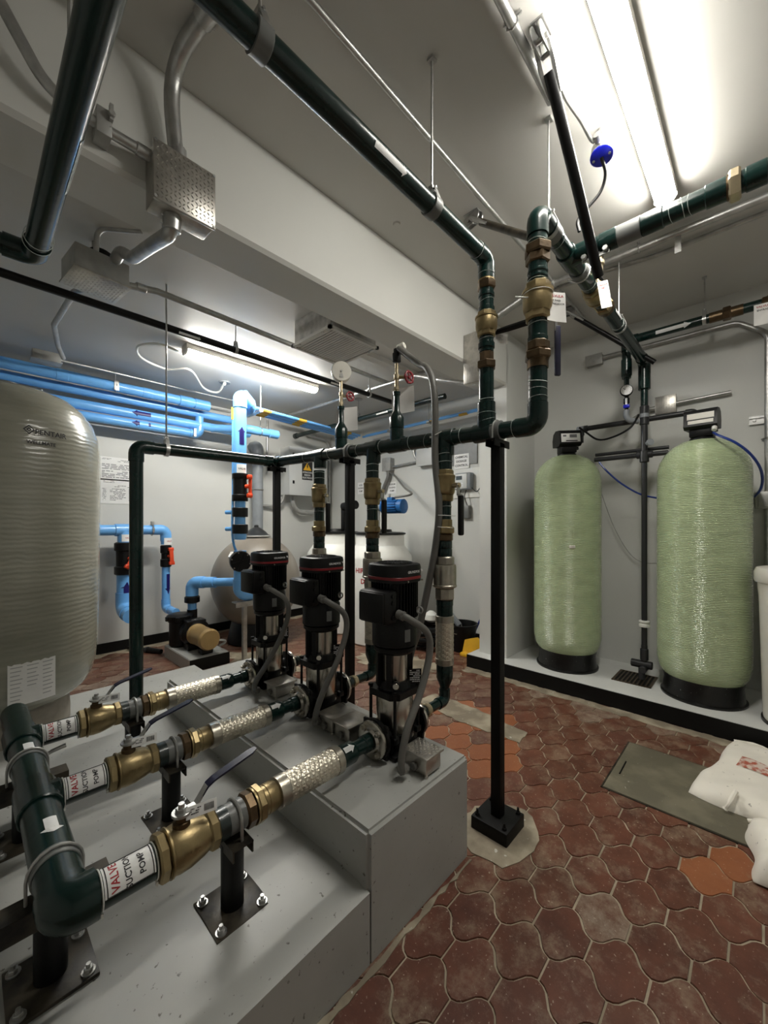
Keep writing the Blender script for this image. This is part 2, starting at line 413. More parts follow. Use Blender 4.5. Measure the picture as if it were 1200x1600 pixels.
# ------------------------------------------------------------------ plumbing pieces
def green_run(mb, pts, r, socket=1.18, br=1.5, n=16, sl=2.5):
    """welded plastic pipe with socketed elbows"""
    pts = [Vector(p) for p in pts]
    mb.tube(fillet(pts, r * br, 7), r, n)
    for i in range(1, len(pts) - 1):
        a = pts[i] + (pts[i - 1] - pts[i]).normalized() * r * sl; c = pts[i] + (pts[i + 1] - pts[i]).normalized() * r * sl
        mb.tube(fillet([a, pts[i], c], r * br * 1.02, 7), r * socket, n)
    return mb
def collar(mb, p, d, r, L, n=16):
    d = Vector(d).normalized(); p = Vector(p)
    return mb.cyl(p - d * L / 2, p + d * L / 2, r, n, bev=min(.004, L * .2))
def tee(mb, p, run, branch, r, br=None, bl=2.4):
    br = br or r; run = Vector(run).normalized(); branch = Vector(branch).normalized(); p = Vector(p)
    collar(mb, p, run, r * 1.17, r * 3.2); mb.cyl(p, p + branch * (r * bl), br * 1.17, 16, bev=.004); return mb
def ubolt(mb, p, run, r, t=.006, down=.05, up=EZ):
    run = Vector(run).normalized(); up = Vector(up).normalized(); side = run.cross(up); p = Vector(p)
    a = [p + side * r - up * down] + [p + side * r * math.cos(R(k)) + up * r * math.sin(R(k)) for k in range(0, 181, 20)] + [p - side * r - up * down]
    return mb.tube(a, t, 8)
def hang_clamp(o, p, run, r, rod_top, matc='galv', rodr=.005):
    """clevis hanger with rod as one thing's parts"""
    p = Vector(p); run = Vector(run).normalized(); side = run.cross(EZ).normalized()
    m = MB(); pts = [p + side * r * 1.08 * math.cos(R(k)) + EZ * r * 1.08 * math.sin(R(k)) for k in range(0, -181, -15)]
    top = p + EZ * (r + .035)
    loop = [top + side * r * .45] + [p + side * r * 1.06 * math.cos(R(k)) + EZ * r * 1.06 * math.sin(R(k)) for k in range(20, -201, -15)] + [top - side * r * .45]
    vs = []
    for q in loop: vs += [q - run * .012, q + run * .012]
    k = len(loop)
    for d in (0, .0025):
        pass
    outer = []
    cen = p
    for q in loop:
        nn = (q - cen).normalized() * .003; outer += [q - run * .012 + nn, q + run * .012 + nn]
    n = len(vs); fs = []
    for i in range(k - 1):
        a = 2 * i; fs += [(a, a + 1, a + 3, a + 2), (n + a, n + a + 2, n + a + 3, n + a + 1), (a, a + 2, n + a + 2, n + a), (a + 1, n + a + 1, n + a + 3, a + 3)]
    fs += [(0, n, n + 1, 1), (2 * k - 2, 2 * k - 1, n + 2 * k - 1, n + 2 * k - 2)]
    m.add(vs + outer, fs); part('strap', m, matc, o)
    m = MB(); m.box(top, (.024, .024, .02)) ; m.cyl(top - side * r * .62, top + side * r * .62, .005, 8); part('clevis', m, matc, o)
    m = MB(); m.cyl(top, V(top.x, top.y, rod_top), rodr, 8); part('rod', m, 'galv', o)

# =================================================================== THE ROOM
XW, YL, HC, HL = 4.5, 5.58, 3.47, 3.17       # right wall, left wall, ceiling here, ceiling beyond the beam
X0, Y0 = -1.25, -1.7
BY0, BY1, BZ = 1.89, 2.2, 2.93               # beam
PX = 3.81                                    # face of the pillar
QX, QY, QH = 3.66, 2.26, .135                # tank plinth
BX1, BY = 1.58, .968                         # pump plinth: end and near side
floor = struct('floor', MB().span((X0 - .1, Y0 - .1, -.08), (XW + .1, YL + .1, -.005)), 'grout')
struct('wall_right', MB().span((XW, Y0, -.05), (XW + .12, YL + .12, HC)), 'wall')
struct('wall_left', MB().span((X0, YL, -.05), (XW, YL + .12, HC)), 'wall')
struct('wall_back', MB().span((X0, Y0 - .12, -.05), (XW, Y0, HC)), 'wall')
struct('wall_front', MB().span((X0 - .12, Y0, -.05), (X0, YL, HC)), 'wall')
struct('ceiling', MB().span((X0 - .1, Y0 - .1, HC), (XW + .1, BY1, HC + .1)), 'ceiling')
struct('ceiling', MB().span((X0 - .1, BY1, HL), (XW + .1, YL + .1, HL + .3)), 'ceiling')
m = MB(); c = .018
m.prism([(BY0, HC), (BY0, BZ + c), (BY0 + c, BZ), (BY1 - c, BZ), (BY1, BZ + c), (BY1, HC)], (X0, 0, 0), EY, EZ, EX * (PX + .02 - X0))
struct('beam', m, 'beam')
struct('pillar', MB().span((PX, BY0, 0), (XW, BY1, HC)), 'wall')
# tank plinth with its painted edge
pl = struct('tank_plinth', MB().span((QX, Y0, 0), (XW, QY, QH)), 'plinth')
struct('painted_edge', MB().span((QX - .004, Y0, .001), (QX, QY + .004, QH - .004)), 'blackpaint', pl)
struct('painted_edge', MB().span((QX, QY, .001), (XW, QY + .004, QH - .004)), 'blackpaint', pl)
struct('baseboard_left', MB().span((X0, YL - .012, 0), (XW, YL, .115)), 'blackpaint')
struct('baseboard_right', MB().span((XW - .012, QY + .004, 0), (XW, YL - .012, .115)), 'blackpaint')

# pump plinth: two steps and a low slab behind them, edges rounded and slightly uneven
def worn_block(poly, h0, h1, bev):
    bm = bmesh.new(); k = len(poly)
    vs = [bm.verts.new((x, y, h)) for h in (h0, h1) for x, y in poly]
    bm.faces.new(vs[:k][::-1]); bm.faces.new(vs[k:])
    for i in range(k): bm.faces.new((vs[i], vs[(i + 1) % k], vs[k + (i + 1) % k], vs[k + i]))
    bmesh.ops.bevel(bm, geom=[e for e in bm.edges if max(v.co.z for v in e.verts) > h0 + .01], offset=bev, segments=3, affect='EDGES')
    m = MB(); bm.verts.index_update(); m.add([v.co.copy() for v in bm.verts], [[v.index for v in f.verts] for f in bm.faces]); bm.free(); return m
blk = struct('pump_plinth', worn_block([(.944, BY), (BX1, BY), (BX1, 2.93), (.944, 2.93)], 0, .452, .014), 'block')
low = MB()                                    # lower step: top surface trowelled in shallow waves
nx, ny = 40, 40; xs = [-.75 + (.95 + .75) * i / nx for i in range(nx + 1)]; ys = [BY + (2.82 - BY) * j / ny for j in range(ny + 1)]
def lowz(x, y):
    e = min(1, (y - BY) / .03)
    return .252 - .012 * (1 - e) ** 2 + .006 * math.sin(x * 5 + y * 3.1) + .004 * math.sin(y * 11 + x * 2) - (.010 if 1.02 < y + .2 * math.sin(x * 2) < 1.12 else 0)
vs = [V(x, y, lowz(x, y)) for x in xs for y in ys]; n1 = ny + 1
fs = [(i * n1 + j, (i + 1) * n1 + j, (i + 1) * n1 + j + 1, i * n1 + j + 1) for i in range(nx) for j in range(ny)]
low.add(vs, fs)
for i in range(nx):
    for j, yy in ((0, BY), (ny, 2.82)):
        low.add([V(xs[i], yy, lowz(xs[i], ys[j])), V(xs[i + 1], yy, lowz(xs[i + 1], ys[j])), V(xs[i + 1], yy, 0), V(xs[i], yy, 0)], [(0, 1, 2, 3)])
struct('lower_step', low, 'block', blk, sharp=50)
struct('tank_slab', worn_block([(-1.2, 2.82), (1.565, 2.93), (1.565, 4.06), (-1.2, 4.06)], 0, .122, .01), 'block', blk)

# ------------------------------------------------------------------ floor tiles: wavy six-sided clay tiles
TX, TY, TW, TR = 1.516, .355, .18, .1677
half = [(.045, .09), (.052, .071), (.064, .057), (.0839, .045), (.1037, .033), (.1157, .019)]
ring_ = half + [(.1227, 0)] + [(x, -y) for x, y in half[:0:-1]] + [(.045, -.09)]
ring_ = ring_ + [(-x, -y) for x, y in ring_]
def inset(pts, d):
    out = []; n = len(pts)
    for i in range(n):
        a, b, c = Vector(pts[i - 1]), Vector(pts[i]), Vector(pts[(i + 1) % n]); e1 = (b - a).normalized(); e2 = (c - b).normalized()
        n1 = Vector((e1.y, -e1.x)); n2 = Vector((e2.y, -e2.x)); m = (n1 + n2).normalized(); out.append(b + m * (d / max(.5, m.dot(n1))))
    return out
_t = inset(ring_, .0031); out_ = [tuple(p) for p in (_t if sum(p.length for p in _t) < sum(Vector(p).length for p in ring_) else inset(ring_, -.0031))]
def tile_mesh(name, mat):
    bm = bmesh.new(); k = len(out_)
    top = [bm.verts.new((x * .985, y * .985, 0)) for x, y in out_]; bot = [bm.verts.new((x, y, -.006)) for x, y in out_]
    bm.faces.new(top)
    for i in range(k): bm.faces.new((top[i], bot[i], bot[(i + 1) % k], top[(i + 1) % k]))
    bmesh.ops.recalc_face_normals(bm, faces=bm.faces[:]); me = bpy.data.meshes.new(name); bm.to_mesh(me); bm.free(); me.materials.append(M[mat]); return me
TM = {k: tile_mesh(k, k) for k in ('tile', 'tile_orange', 'tile_dusty', 'tile_pale')}
HA = [atZ(985, 1160, 0), atZ(934, 1228, 0), atZ(1200, 1349, 0)]       # hatch corners as surveyed
hx0, hx1 = HA[1].x, HA[0].x; hy1 = (HA[0].y + HA[1].y) / 2; hy0 = -.30
def covered(x, y):
    if y > BY + .02 and x < BX1 - .06: return y < 4.0
    if x > QX + .06 and y < QY + .03: return True
    if hx0 + .10 < x < hx1 - .10 and hy0 + .1 < y < hy1 - .09: return True
    return False
cells = []
for i in range(-16, 19):
    for j in range(-13, 32):
        x = TX + i * TR; y = TY + j * TW + (.09 if i % 2 else 0)
        if not (X0 < x < XW - .1 and Y0 + .1 < y < YL - .1) or covered(x, y): continue
        d = x * _c + y * _s
        vis = False
        if d > .45:
            px = CX + FOC * (x * _s - y * _c) / d; py = CY + FOC * EYE / d; vis = -40 < px < 1250 and py < 1690
        cells.append((0 if vis else 1, d, x, y))
cells.sort()
far = MB(); q = random.Random(3)
def inpoly(x, y, P):
    k = False
    for (x1, y1), (x2, y2) in zip(P, P[1:] + P[:1]):
        if (y1 > y) != (y2 > y) and x < (x2 - x1) * (y - y1) / (y2 - y1) + x1: k = not k
    return k
OR1 = [(2.49, 1.95), (2.78, 1.90), (2.93, 1.77), (2.96, 1.42), (2.81, 1.28), (2.36, 1.08), (2.09, 1.2), (2.09, 1.5)]; OR2 = [(2.42, .40), (2.50, .20), (2.47, -.05), (2.2, -.02), (2.16, .16), (2.22, .30)]
orange = lambda x, y: inpoly(x, y, OR1) or inpoly(x, y, OR2)
for k, (out, d, x, y) in enumerate(cells):
    if k < 296 and not out:
        kind = 'tile'
        if orange(x, y): kind = 'tile_orange' if q.random() < .85 else 'tile_dusty'
        elif (x - 1.68) ** 2 + (y - .80) ** 2 < .07 or y > 1.9 or x > 3.35: kind = 'tile_dusty' if q.random() < .75 else 'tile_pale'
        elif abs(x - 1.686) < .05 and abs(y - .444) < .06: kind = 'tile_pale'
        elif q.random() < .15: kind = 'tile_dusty'
        o = bpy.data.objects.new('tile', TM[kind]); COL.objects.link(o); o.parent = floor
        o.location = (x + q.uniform(-.001, .001), y + q.uniform(-.001, .001), q.uniform(-.0014, .0012)); o.rotation_euler = (q.uniform(-.004, .004), q.uniform(-.004, .004), q.uniform(-.01, .01))
    else:
        far.add([V(x + a, y + b, 0) for a, b in out_] + [V(x + a, y + b, -.006) for a, b in out_], [tuple(range(len(out_)))] + [(i, (i + 1) % len(out_), len(out_) + (i + 1) % len(out_), len(out_) + i) for i in range(len(out_))])
if far.v:
    o = part('far_tiles', far, 'tile_dusty', floor); o['kind'] = 'stuff'
# cement patches trowelled over the tiles
def patch(pts, h=.0035, seed=1, mat='cement', wob=.012):
    q = random.Random(seed); pts = [Vector(p) for p in pts]; ring = []
    for i in range(len(pts)):
        a, b = pts[i], pts[(i + 1) % len(pts)]; n = max(2, int((b - a).length / .04))
        for k in range(n):
            p = a.lerp(b, k / n); ring.append(V(p.x + q.uniform(-wob, wob), p.y + q.uniform(-wob, wob), h))
    m = MB(); k = len(ring); m.add(ring + [V(p.x, p.y, -.004) for p in ring], [tuple(range(k))] + [(i, (i + 1) % k, k + (i + 1) % k, k + i) for i in range(k)])
    part('cement_patch', m, mat, floor)
patch([(1.62, .83, 0), (1.75, .76, 0), (1.93, .78, 0), (2.03, .90, 0), (1.96, 1.06, 0), (1.86, 1.10, 0), (1.70, 1.12, 0), (1.60, 1.0, 0)], seed=4)
patch([(2.62, 1.20, 0), (2.78, 1.22, 0), (2.86, 1.60, 0), (2.88, 2.1, 0), (2.66, 2.15, 0), (2.60, 1.7, 0)], seed=5)
patch([(3.52, 2.24, 0), (3.655, 2.24, 0), (3.655, -.6, 0), (3.57, -.6, 0), (3.55, .6, 0), (3.56, 1.3, 0)], seed=6, wob=.018)
patch([(BX1 - .02, .955, 0), (BX1 - .02, .942, 0), (.3, .94, 0), (.3, .965, 0)], seed=7, wob=.008)
patch([(2.9, 2.5, 0), (3.5, 2.4, 0), (3.6, 3.3, 0), (3.0, 3.4, 0)], seed=8, wob=.05)
patch([(1.66, 3.7, 0), (2.4, 3.4, 0), (2.5, 4.2, 0), (2.1, 4.6, 0), (2.0, 4.1, 0), (1.68, 4.1, 0)], seed=9, wob=.05)
# hatch cover let into the floor
t = thing('hatch_cover', 'worn grey cement hatch cover set flush into the red tile floor', 'hatch', ((hx0 + hx1) / 2, (hy0 + hy1) / 2, 0))
m = MB(); m.box(((hx0 + hx1) / 2, (hy0 + hy1) / 2, -.001), (hx1 - hx0 - .02, hy1 - hy0 - .02, .016), bev=.003); part('slab', m, 'hatch', t)
m = MB(); e = .008
for a, b in (((hx0, hy0), (hx0 + e, hy1)), ((hx1 - e, hy0), (hx1, hy1)), ((hx0, hy1 - e), (hx1, hy1)), ((hx0, hy0), (hx1, hy0 + e))): m.span((*a, -.006), (*b, .003))
part('frame', m, 'rawplate', t)
m = MB(); a = atZ(968, 1209, .0075); b = atZ(978, 1190, .0075); m.tube([a, b], .004, 6); part('lifting_slot', m, 'blackpaint', t)

# =================================================================== LAMPS
def batten(name, label, a, b, wdt, z, matl):
    """closed fluorescent fitting along X"""
    y = (a.y + b.y) / 2; t = thing(name, label, 'ceiling light', ((a.x + b.x) / 2, y, z))
    m = MB(); m.span((a.x, y - wdt * .5, z - .05), (b.x, y + wdt * .5, z), bev=.004); part('housing', m, 'lampbody', t)
    m = MB(); hw = wdt / 2
    prof = [(-hw * .92, -.05), (-hw * .92, -.062), (-hw * .7, -.084), (0, -.092), (hw * .7, -.084), (hw * .92, -.062), (hw * .92, -.05)]
    m.prism(prof, (a.x + .012, y, z), EY, EZ, EX * (b.x - a.x - .024)); part('diffuser', m, matl, t)
    for x in (a.x, b.x - .014):
        m = MB(); m.prism([(-hw * 1.03, 0), (-hw * 1.03, -.064), (-hw * .72, -.087), (0, -.095), (hw * .72, -.087), (hw * 1.03, -.064), (hw * 1.03, 0)], (x, y, z), EY, EZ, EX * .014); part('end_cap', m, 'lampbody', t)
    return t
la = V(1.36, .41, HC); lb = V(2.84, .41, HC)
batten('ceiling_light', 'long glowing ceiling light on the near ceiling, close to the blue-faced round box', la, lb, .11, HC, 'lamp_near')
batten('ceiling_light', 'long glowing ceiling light beyond the beam, above the blue pipes', V(1.40, 3.88, HL), V(2.90, 3.88, HL), .12, HL, 'lamp_far')

# =================================================================== PUMPS
PZ0 = .452; PXC = 1.40; PY_ = (1.26, 1.82, 2.38); AX = .54          # block top, pump axis, pump rows, height of the pipe axis
WHERE = ('nearest the camera', 'middle one of the row', 'farthest of the row')
def tread(m, o, u, v, w, h, step=.012, size=.0085, t=.0016):
    """raised bars of a tread plate, alternately slanted"""
    u = Vector(u).normalized(); v = Vector(v).normalized(); n = u.cross(v); o = Vector(o)
    nx, ny = int(w / step), int(h / step)
    for i in range(nx):
        for j in range(ny):
            c = o + u * ((i + .5) / nx - .5) * w + v * ((j + .5) / ny - .5) * h
            s = 1 if (i + j) % 2 else -1
            a = (u + v * s).normalized() * size * .5; b = (v - u * s).normalized() * size * .17
            m.add([c + a, c + b, c - a, c - b, c + n * t], [(0, 1, 4), (1, 2, 4), (2, 3, 4), (3, 0, 4)])
    return m
def make_pump():
    P = thing('booster_pump', 'x', 'pump', (0, 0, 0), 'vertical pumps in a row on the grey block')
    m = MB(); m.box((0, 0, .011), (.20, .19, .022), bev=.005)
    m.box((0, 0, .055), (.185, .14, .075), bev=.012); m.lathe([(.088, .06), (.092, .075), (.092, .095), (.08, .1)], n=28)
    m.cyl((-.13, 0, .088), (.13, 0, .088), .05, 18)
    for sx in (-1, 1):
        for sy in (-1, 1): m.box((sx * .078, sy * .07, .085), (.035, .035, .03), bev=.006)
    part('base', m, 'cast', P)
    for s in (-1, 1):
        m = MB(); m.lathe([(.06, 0), (.088, .003), (.088, .018), (.084, .02)], (s * .118, 0, .088), (s, 0, 0), 28)
        for k in range(4):
            a = R(45 + 90 * k); m.box((s * .126, math.cos(a) * .085, .088 + math.sin(a) * .085), (.016, .03, .03), bev=.005)
        part('casting_flange', m, 'cast', P)
        m = MB(); m.lathe([(.04, 0), (.082, 0), (.084, .003), (.084, .014), (.08, .017), (.052, .018), (.046, .03), (.034, .03)], (s * .14, 0, .088), (s, 0, 0), 30)
        fl = part('steel_flange', m, 'steel', P)
        for k in range(4):
            a = R(45 + 90 * k); p = V(s * .158, math.cos(a) * .065, .088 + math.sin(a) * .065)
            m = MB(); m.hexn(p - EX * s * .002, p + EX * s * .010, .0125, .3 * k); m.cyl(p, p + EX * s * .02, .006, 8); part('bolt', m, 'steeldull', fl)
    m = MB(); m.lathe([(.084, .095), (.0865, .1), (.0865, .262), (.084, .266)], n=40); part('sleeve', m, 'steel', P)
    for sx in (-1, 1):
        for sy in (-1, 1):
            m = MB(); m.cyl((sx * .082, sy * .076, .08), (sx * .082, sy * .076, .30), .0075, 10); part('stay_bolt', m, 'blackmetal', P)
            m = MB(); m.hexn((sx * .082, sy * .076, .292), (sx * .082, sy * .076, .305), .013); part('stay_nut', m, 'cast', P)
    m = MB(); m.prism([(-.1, -.06), (-.066, -.093), (.066, -.093), (.1, -.06), (.1, .06), (.066, .093), (-.066, .093), (-.1, .06)], (0, 0, .262), EX, EY, EZ * .030)
    m.lathe([(.082, .29), (.078, .31), (.07, .325)], n=28); part('pump_head', m, 'cast', P)
    for p, d in ((V(-.052, -.052, .318), V(-.7, -.7, .2)), (V(.07, -.045, .315), V(.8, -.5, .2))):
        m = MB(); m.cyl(p, p + d.normalized() * .03, .019, 14); pl_ = part('plug_boss', m, 'cast', P)
        m = MB(); m.cyl(p + d.normalized() * .03, p + d.normalized() * .036, .014, 14, bev=.002); part('vent_plug', m, 'steel', pl_)
    m = MB(); m.cyl((.03, -.07, .075), (.03, -.082, .075), .014, 14, bev=.002); m.cyl((.03, -.08, .075), (.03, -.086, .075), .007, 6); part('drain_plug', m, 'steeldull', P)
    m = MB(); m.lathe([(.062, .315), (.062, .47), (.05, .47)], n=32); part('coupling_guard', m, 'steel', P)
    m = MB()
    for a in (25, 155, 205, 335):
        for k in range(1):
            c, s_ = math.cos(R(a)), math.sin(R(a)); m.box((c * .074, s_ * .074, .385), (.03, .026, .16), Matrix.Rotation(R(a), 3, 'Z'))
    m.lathe([(.085, .455), (.1, .468), (.1, .485), (.093, .49)], n=28); part('motor_stool', m, 'cast', P)
    np_ = MB(); u = V(.76, -.65, 0).normalized(); vv = V(0, 0, 1); nn = u.cross(vv); o = V(.062, -.075, .335) 
    np_.box(o, (.06, .003, .07), Matrix((u, -nn, vv)).transposed()); q_ = part('nameplate', np_, 'blackplastic', P)
    m = MB(); print_lines(m, o + nn * .0016, u, vv, .052, .06, 7, 5); part('plate_print', m, 'whiteink', q_)
    m = MB(); m.lathe([(.094, .488), (.106, .495), (.106, .60), (.1, .61), (.1, .625)], n=32); part('motor_flange', m, 'cast', P)
    m = MB(); m.lathe([(.096, .62), (.096, .79), (.08, .80)], n=32)
    for k in range(44):
        a = 2 * math.pi * k / 44; rm = Matrix.Rotation(a, 3, 'Z'); m.box((math.cos(a) * .101, math.sin(a) * .101, .705), (.02, .0032, .165), rm)
    part('motor', m, 'cast', P)
    o = V(-.035, -.1005, .548); m = MB(); wrap_patch(m, (0, 0, 0), EZ, V(-.25, -1, 0), .1064, .52, .575, -8, 8, 4); lb_ = part('label', m, 'greyrubber', P, 'small pale printed label')
    # terminal box on the -X side
    m = MB(); m.box((-.125, -.012, .685), (.085, .165, .145), bev=.014); m.box((-.165, -.012, .685), (.016, .150, .13), bev=.006); tb = part('terminal_box', m, 'blackmetal', P)
    for dz in (-.045, .02, .05):
        m = MB(); m.cyl((-.115, -.094, .685 + dz), (-.115, -.100, .685 + dz), .011, 10); part('gland_plug', m, 'cast', tb)
    m = MB(); m.torus((.045, -.115, .655), (1, .3, 0), .014, .005, 16, 6); m.cyl((.04, -.092, .655), (.044, -.102, .655), .008, 8); part('lifting_eye', m, 'galv', P)
    # fan cover: rounded square cap with a red stripe
    m = MB(); m.lathe([(.098, .782), (.1085, .786), (.110, .85), (.106, .864), (.096, .869), (.06, .870)], n=48, sq=3.2); cap = part('fan_cover', m, 'blackplastic', P)
    m = MB(); m.lathe([(.1092, .799), (.1104, .800), (.1106, .811), (.1098, .812)], n=48, sq=3.2); part('red_stripe', m, 'redline', cap)
    m = MB()
    for k in range(24):
        a = 2 * math.pi * k / 24; m.box((math.cos(a) * .058, math.sin(a) * .058, .871), (.05, .004, .003), Matrix.Rotation(a, 3, 'Z'))
    m.torus((0, 0, .871), EZ, .084, .0025, 28, 6); m.torus((0, 0, .871), EZ, .034, .0025, 20, 6); part('fan_grille', m, 'cast', cap)
    m = MB(); text(m, 'GRUNDFOS', .0155, (.008, -.1102, .833), (1, 0, 0), EZ, .0012)
    for d in (0, .010): m.box((.062 + d * .6, -.1112, .838), (.004, .0015, .012), Matrix.Rotation(R(-25), 3, 'Y'))
    part('lettering', m, 'whiteink', cap)
    for x in (-.03, .07):
        m = MB(); m.cyl((x, -.106, .792), (x, -.1125, .792), .004, 8); part('cap_screw', m, 'steeldull', cap)
    return P
P0 = make_pump()
pumps = []
for k, y in enumerate(PY_):
    o = P0 if k == 0 else copy_tree(P0); o.location = (PXC, y, PZ0); pumps.append(o)
    o['label'] = ('nearest black and steel vertical pump standing at the front end of the block', 'middle black and steel vertical pump of the row of three', 'farthest black and steel vertical pump, beside the blue riser pipe')[k]

# boxes on the block and their flexible conduits
def floor_box(name, label, c, w=.10, d=.10, h=.062, lid='alu', bars=True):
    t = thing(name, label, 'junction box', (c[0], c[1], PZ0), 'junction boxes on the pump block')
    x, y = c; m = MB(); z = PZ0 + .008
    m.box((x, y, z + h / 2), (w * .9, d * .9, h), bev=.006); m.cyl((x - w * .4, y - d * .4, PZ0), (x - w * .4, y - d * .4, z + .004), .010, 10); m.cyl((x + w * .4, y + d * .4, PZ0), (x + w * .4, y + d * .4, z + .004), .010, 10)
    part('body', m, 'alu', t)
    m = MB(); m.box((x, y, z + h + .005), (w * 1.06, d * 1.06, .010), bev=.003); l = part('cover', m, lid, t)
    if bars:
        m = MB(); tread(m, (x, y, z + h + .0098), EX, EY, w * .98, d * .98, .0115, .0110, .0034); part('tread', m, lid, l)
    m = MB(); m.cyl((x - w * .45, y, z + h * .4), (x - w * .45 - .018, y, z + h * .4), .017, 14, bev=.003); part('connector', m, 'greyhose', t)
    return t
bc = [(1.325, 1.075), (1.37, 1.60), (1.40, 2.22)]
floor_box('junction_box', 'cast junction box with tread cover at the near corner of the pump block', (1.36, 1.06), .115, .13, .068)
floor_box('junction_box', 'dusty junction box at the foot of the middle pump, joined to another', (1.325, 1.60), .15, .118, .066, bars=False)
floor_box('junction_box', 'dusty junction box between the middle and nearest pumps, without hose', (1.325, 1.475), .15, .118, .066, bars=False)
floor_box('junction_box', 'dusty junction box on the block at the foot of the farthest pump', (1.35, 2.165), .15, .12, .066, bars=False)
def hose(label, pts, r=.0155, bands=True):
    t = thing('flexible_conduit', label, 'cable conduit', pts[-1], 'grey conduits from pumps to junction boxes')
    p = smooth(pts, 8); m = MB(); m.tube(p, r, 14); part('hose', m, 'greyhose', t)
    for a, b in ((p[0], p[3]), (p[-1], p[-4])):
        d = (b - a).normalized(); m = MB(); m.cyl(a - d * .004, a + d * .024, r * 1.28, 14, bev=.003); m.hexn(a + d * .024, a + d * .034, r * 1.45, n=8); part('gland', m, 'greyhose', t)
    return t
loc = [V(-.085, -.095, .655), V(-.065, -.15, .635), V(.005, -.19, .57), V(.02, -.19, .47), V(-.04, -.19, .33), V(-.13, -.19, .20)]
tails = [[V(-.165, -.19, .10), V(-.165, -.19, .05), V(-.14, -.187, .036)], [V(-.17, -.18, .10), V(-.165, -.17, .05), V(-.143, -.165, .036)], [V(-.19, -.165, .10), V(-.185, -.15, .05), V(-.165, -.145, .036)]]
for k, y in enumerate(PY_):
    hose(('grey flexible conduit looping down the nearest pump', 'grey flexible conduit looping down the middle pump', 'grey flexible conduit looping down the farthest pump')[k],
         [V(PXC, y, PZ0) + p for p in loc + tails[k]])

# =================================================================== SUCTION SIDE
HX = .175                                                   # suction header
t = thing('suction_header', 'thick dark green suction header with branch stubs and white flow arrows', 'pipe', (HX, 1.26, AX - .1))
m = MB(); green_run(m, [(HX + .062, PY_[0], AX), (HX, PY_[0], AX), (HX, 2.75, AX)], .054, 1.10, 1.0, 22, 1.12)
for y in PY_[1:]: tee(m, (HX, y, AX), EY, EX, .054, .046, 1.15)
part('pipe', m, 'green', t)
for y in PY_:
    m = MB(); m.cyl((HX + .05, y, AX), (.385, y, AX), .046, 20); b = part('branch', m, 'green', t)
    vd = (V(0, 0, EYE) - V(.30, y, AX)); n0 = V(0, vd.y * .55, vd.z).normalized()
    m = MB(); wrap_patch(m, (0, y, AX), EX, n0, .0465, .247, .365, -52, 52); lab = part('label', m, 'sticker', b, 'white pipe label with red and black words')
    for nm, x, mt, sz in (('VALVE', .272, 'redink', .026), ('SUCTION', .302, 'ink', .021), ('POMP', .335, 'ink', .021)):
        m = MB(); text_round(m, nm, sz, (x, y, AX), EX, n0, -EX, .0475); part('lettering', m, mt, lab)
    m = MB()
    for x in (.253, .360): m.tube([V(x, y, AX) + (n0 * math.cos(R(a)) + EX.cross(n0) * math.sin(R(a))) * .0478 for a in range(-52, 53, 8)], .0011, 4)
    for a in (-50, 50): m.tube([V(x, y, AX) + (n0 * math.cos(R(a)) + EX.cross(n0) * math.sin(R(a))) * .0478 for x in (.253, .36)], .0011, 4)
    part('frame_line', m, 'ink', lab)
    for x in (.243, .371):
        m = MB(); m.torus((x, y, AX), EX, .0475, .0022, 28, 6); m.box((x, y - .03, AX - .045), (.006, .008, .012)); part('cable_tie', m, 'white', b)
nv = V(.35, -.55, .78).normalized()
for y in (1.56, 2.17):
    m = MB(); arrow_patch(m, (HX, y, AX), -EY, V(.12, 0, 1), .0545, .085, .058, .3); part('flow_arrow', m, 'whiteink', t)
def round_stand(name, label, x, y, axis, top, base, r=.034, plate=.17, group='pipe stands on the lower step'):
    t = thing(name, label, 'pipe support', (x, y, base), group)
    m = MB(); m.box((x, y, base + .006), (plate, plate, .012), bev=.002); bp_ = part('base_plate', m, 'rawplate', t)
    for sx in (-1, 1):
        for sy in (-1, 1):
            p = V(x + sx * plate * .38, y + sy * plate * .38, base + .012)
            m = MB(); m.cyl(p, p + EZ * .004, .017, 14); m.hexn(p + EZ * .004, p + EZ * .014, .0115); m.cyl(p, p + EZ * .024, .006, 8); part('anchor_bolt', m, 'galv', bp_)
    m = MB(); m.cyl((x, y, base + .01), (x, y, top - .004), r, 20); part('post', m, 'blackmetal', t)
    return t, bp_
BASE = .246
for k, y in enumerate(PY_):
    t, _b = round_stand('pipe_stand', ('black round pipe stand under the nearest brass suction valve', 'black round pipe stand under the middle brass suction valve', 'black round pipe stand under the farthest brass suction valve')[k], .605, y, EX, AX - .07, BASE + (.004 if k else .002), .036, .18)
    m = MB(); z = AX - .052; m.box((.605, y, z - .003), (.07, .15, .006)); m.box((.573, y, z - .02), (.005, .15, .035)); m.box((.637, y, z - .02), (.005, .15, .035)); part('channel', m, 'rawplate', t)
    m = MB(); ubolt(m, (.612, y, AX), EX, .052, .0055, .058); part('u_bolt', m, 'galv', t)
for y, lbl in ((1.43, 'black round stand carrying the near end of the suction header'), (2.13, 'black round stand carrying the suction header at its middle')):
    t, _b = round_stand('pipe_stand', lbl, HX - .01, y, EY, AX - .12, BASE, .038, .19)
    m = MB(); z = AX - .062; m.box((HX, y, z - .003), (.25, .07, .006)); m.box((HX, y - .033, z - .03), (.25, .005, .055)); m.box((HX, y + .033, z - .03), (.25, .005, .055)); part('channel', m, 'rawplate', t)
    m = MB(); m.lathe([(.056, -.022), (.058, -.02), (.058, .02), (.056, .022)], (HX, y, AX), EY, 28); part('rubber_sleeve', m, 'greyrubber', t)
    m = MB(); ubolt(m, (HX, y, AX), EY, .0625, .0042, .075); part('u_bolt', m, 'galvdull', t)
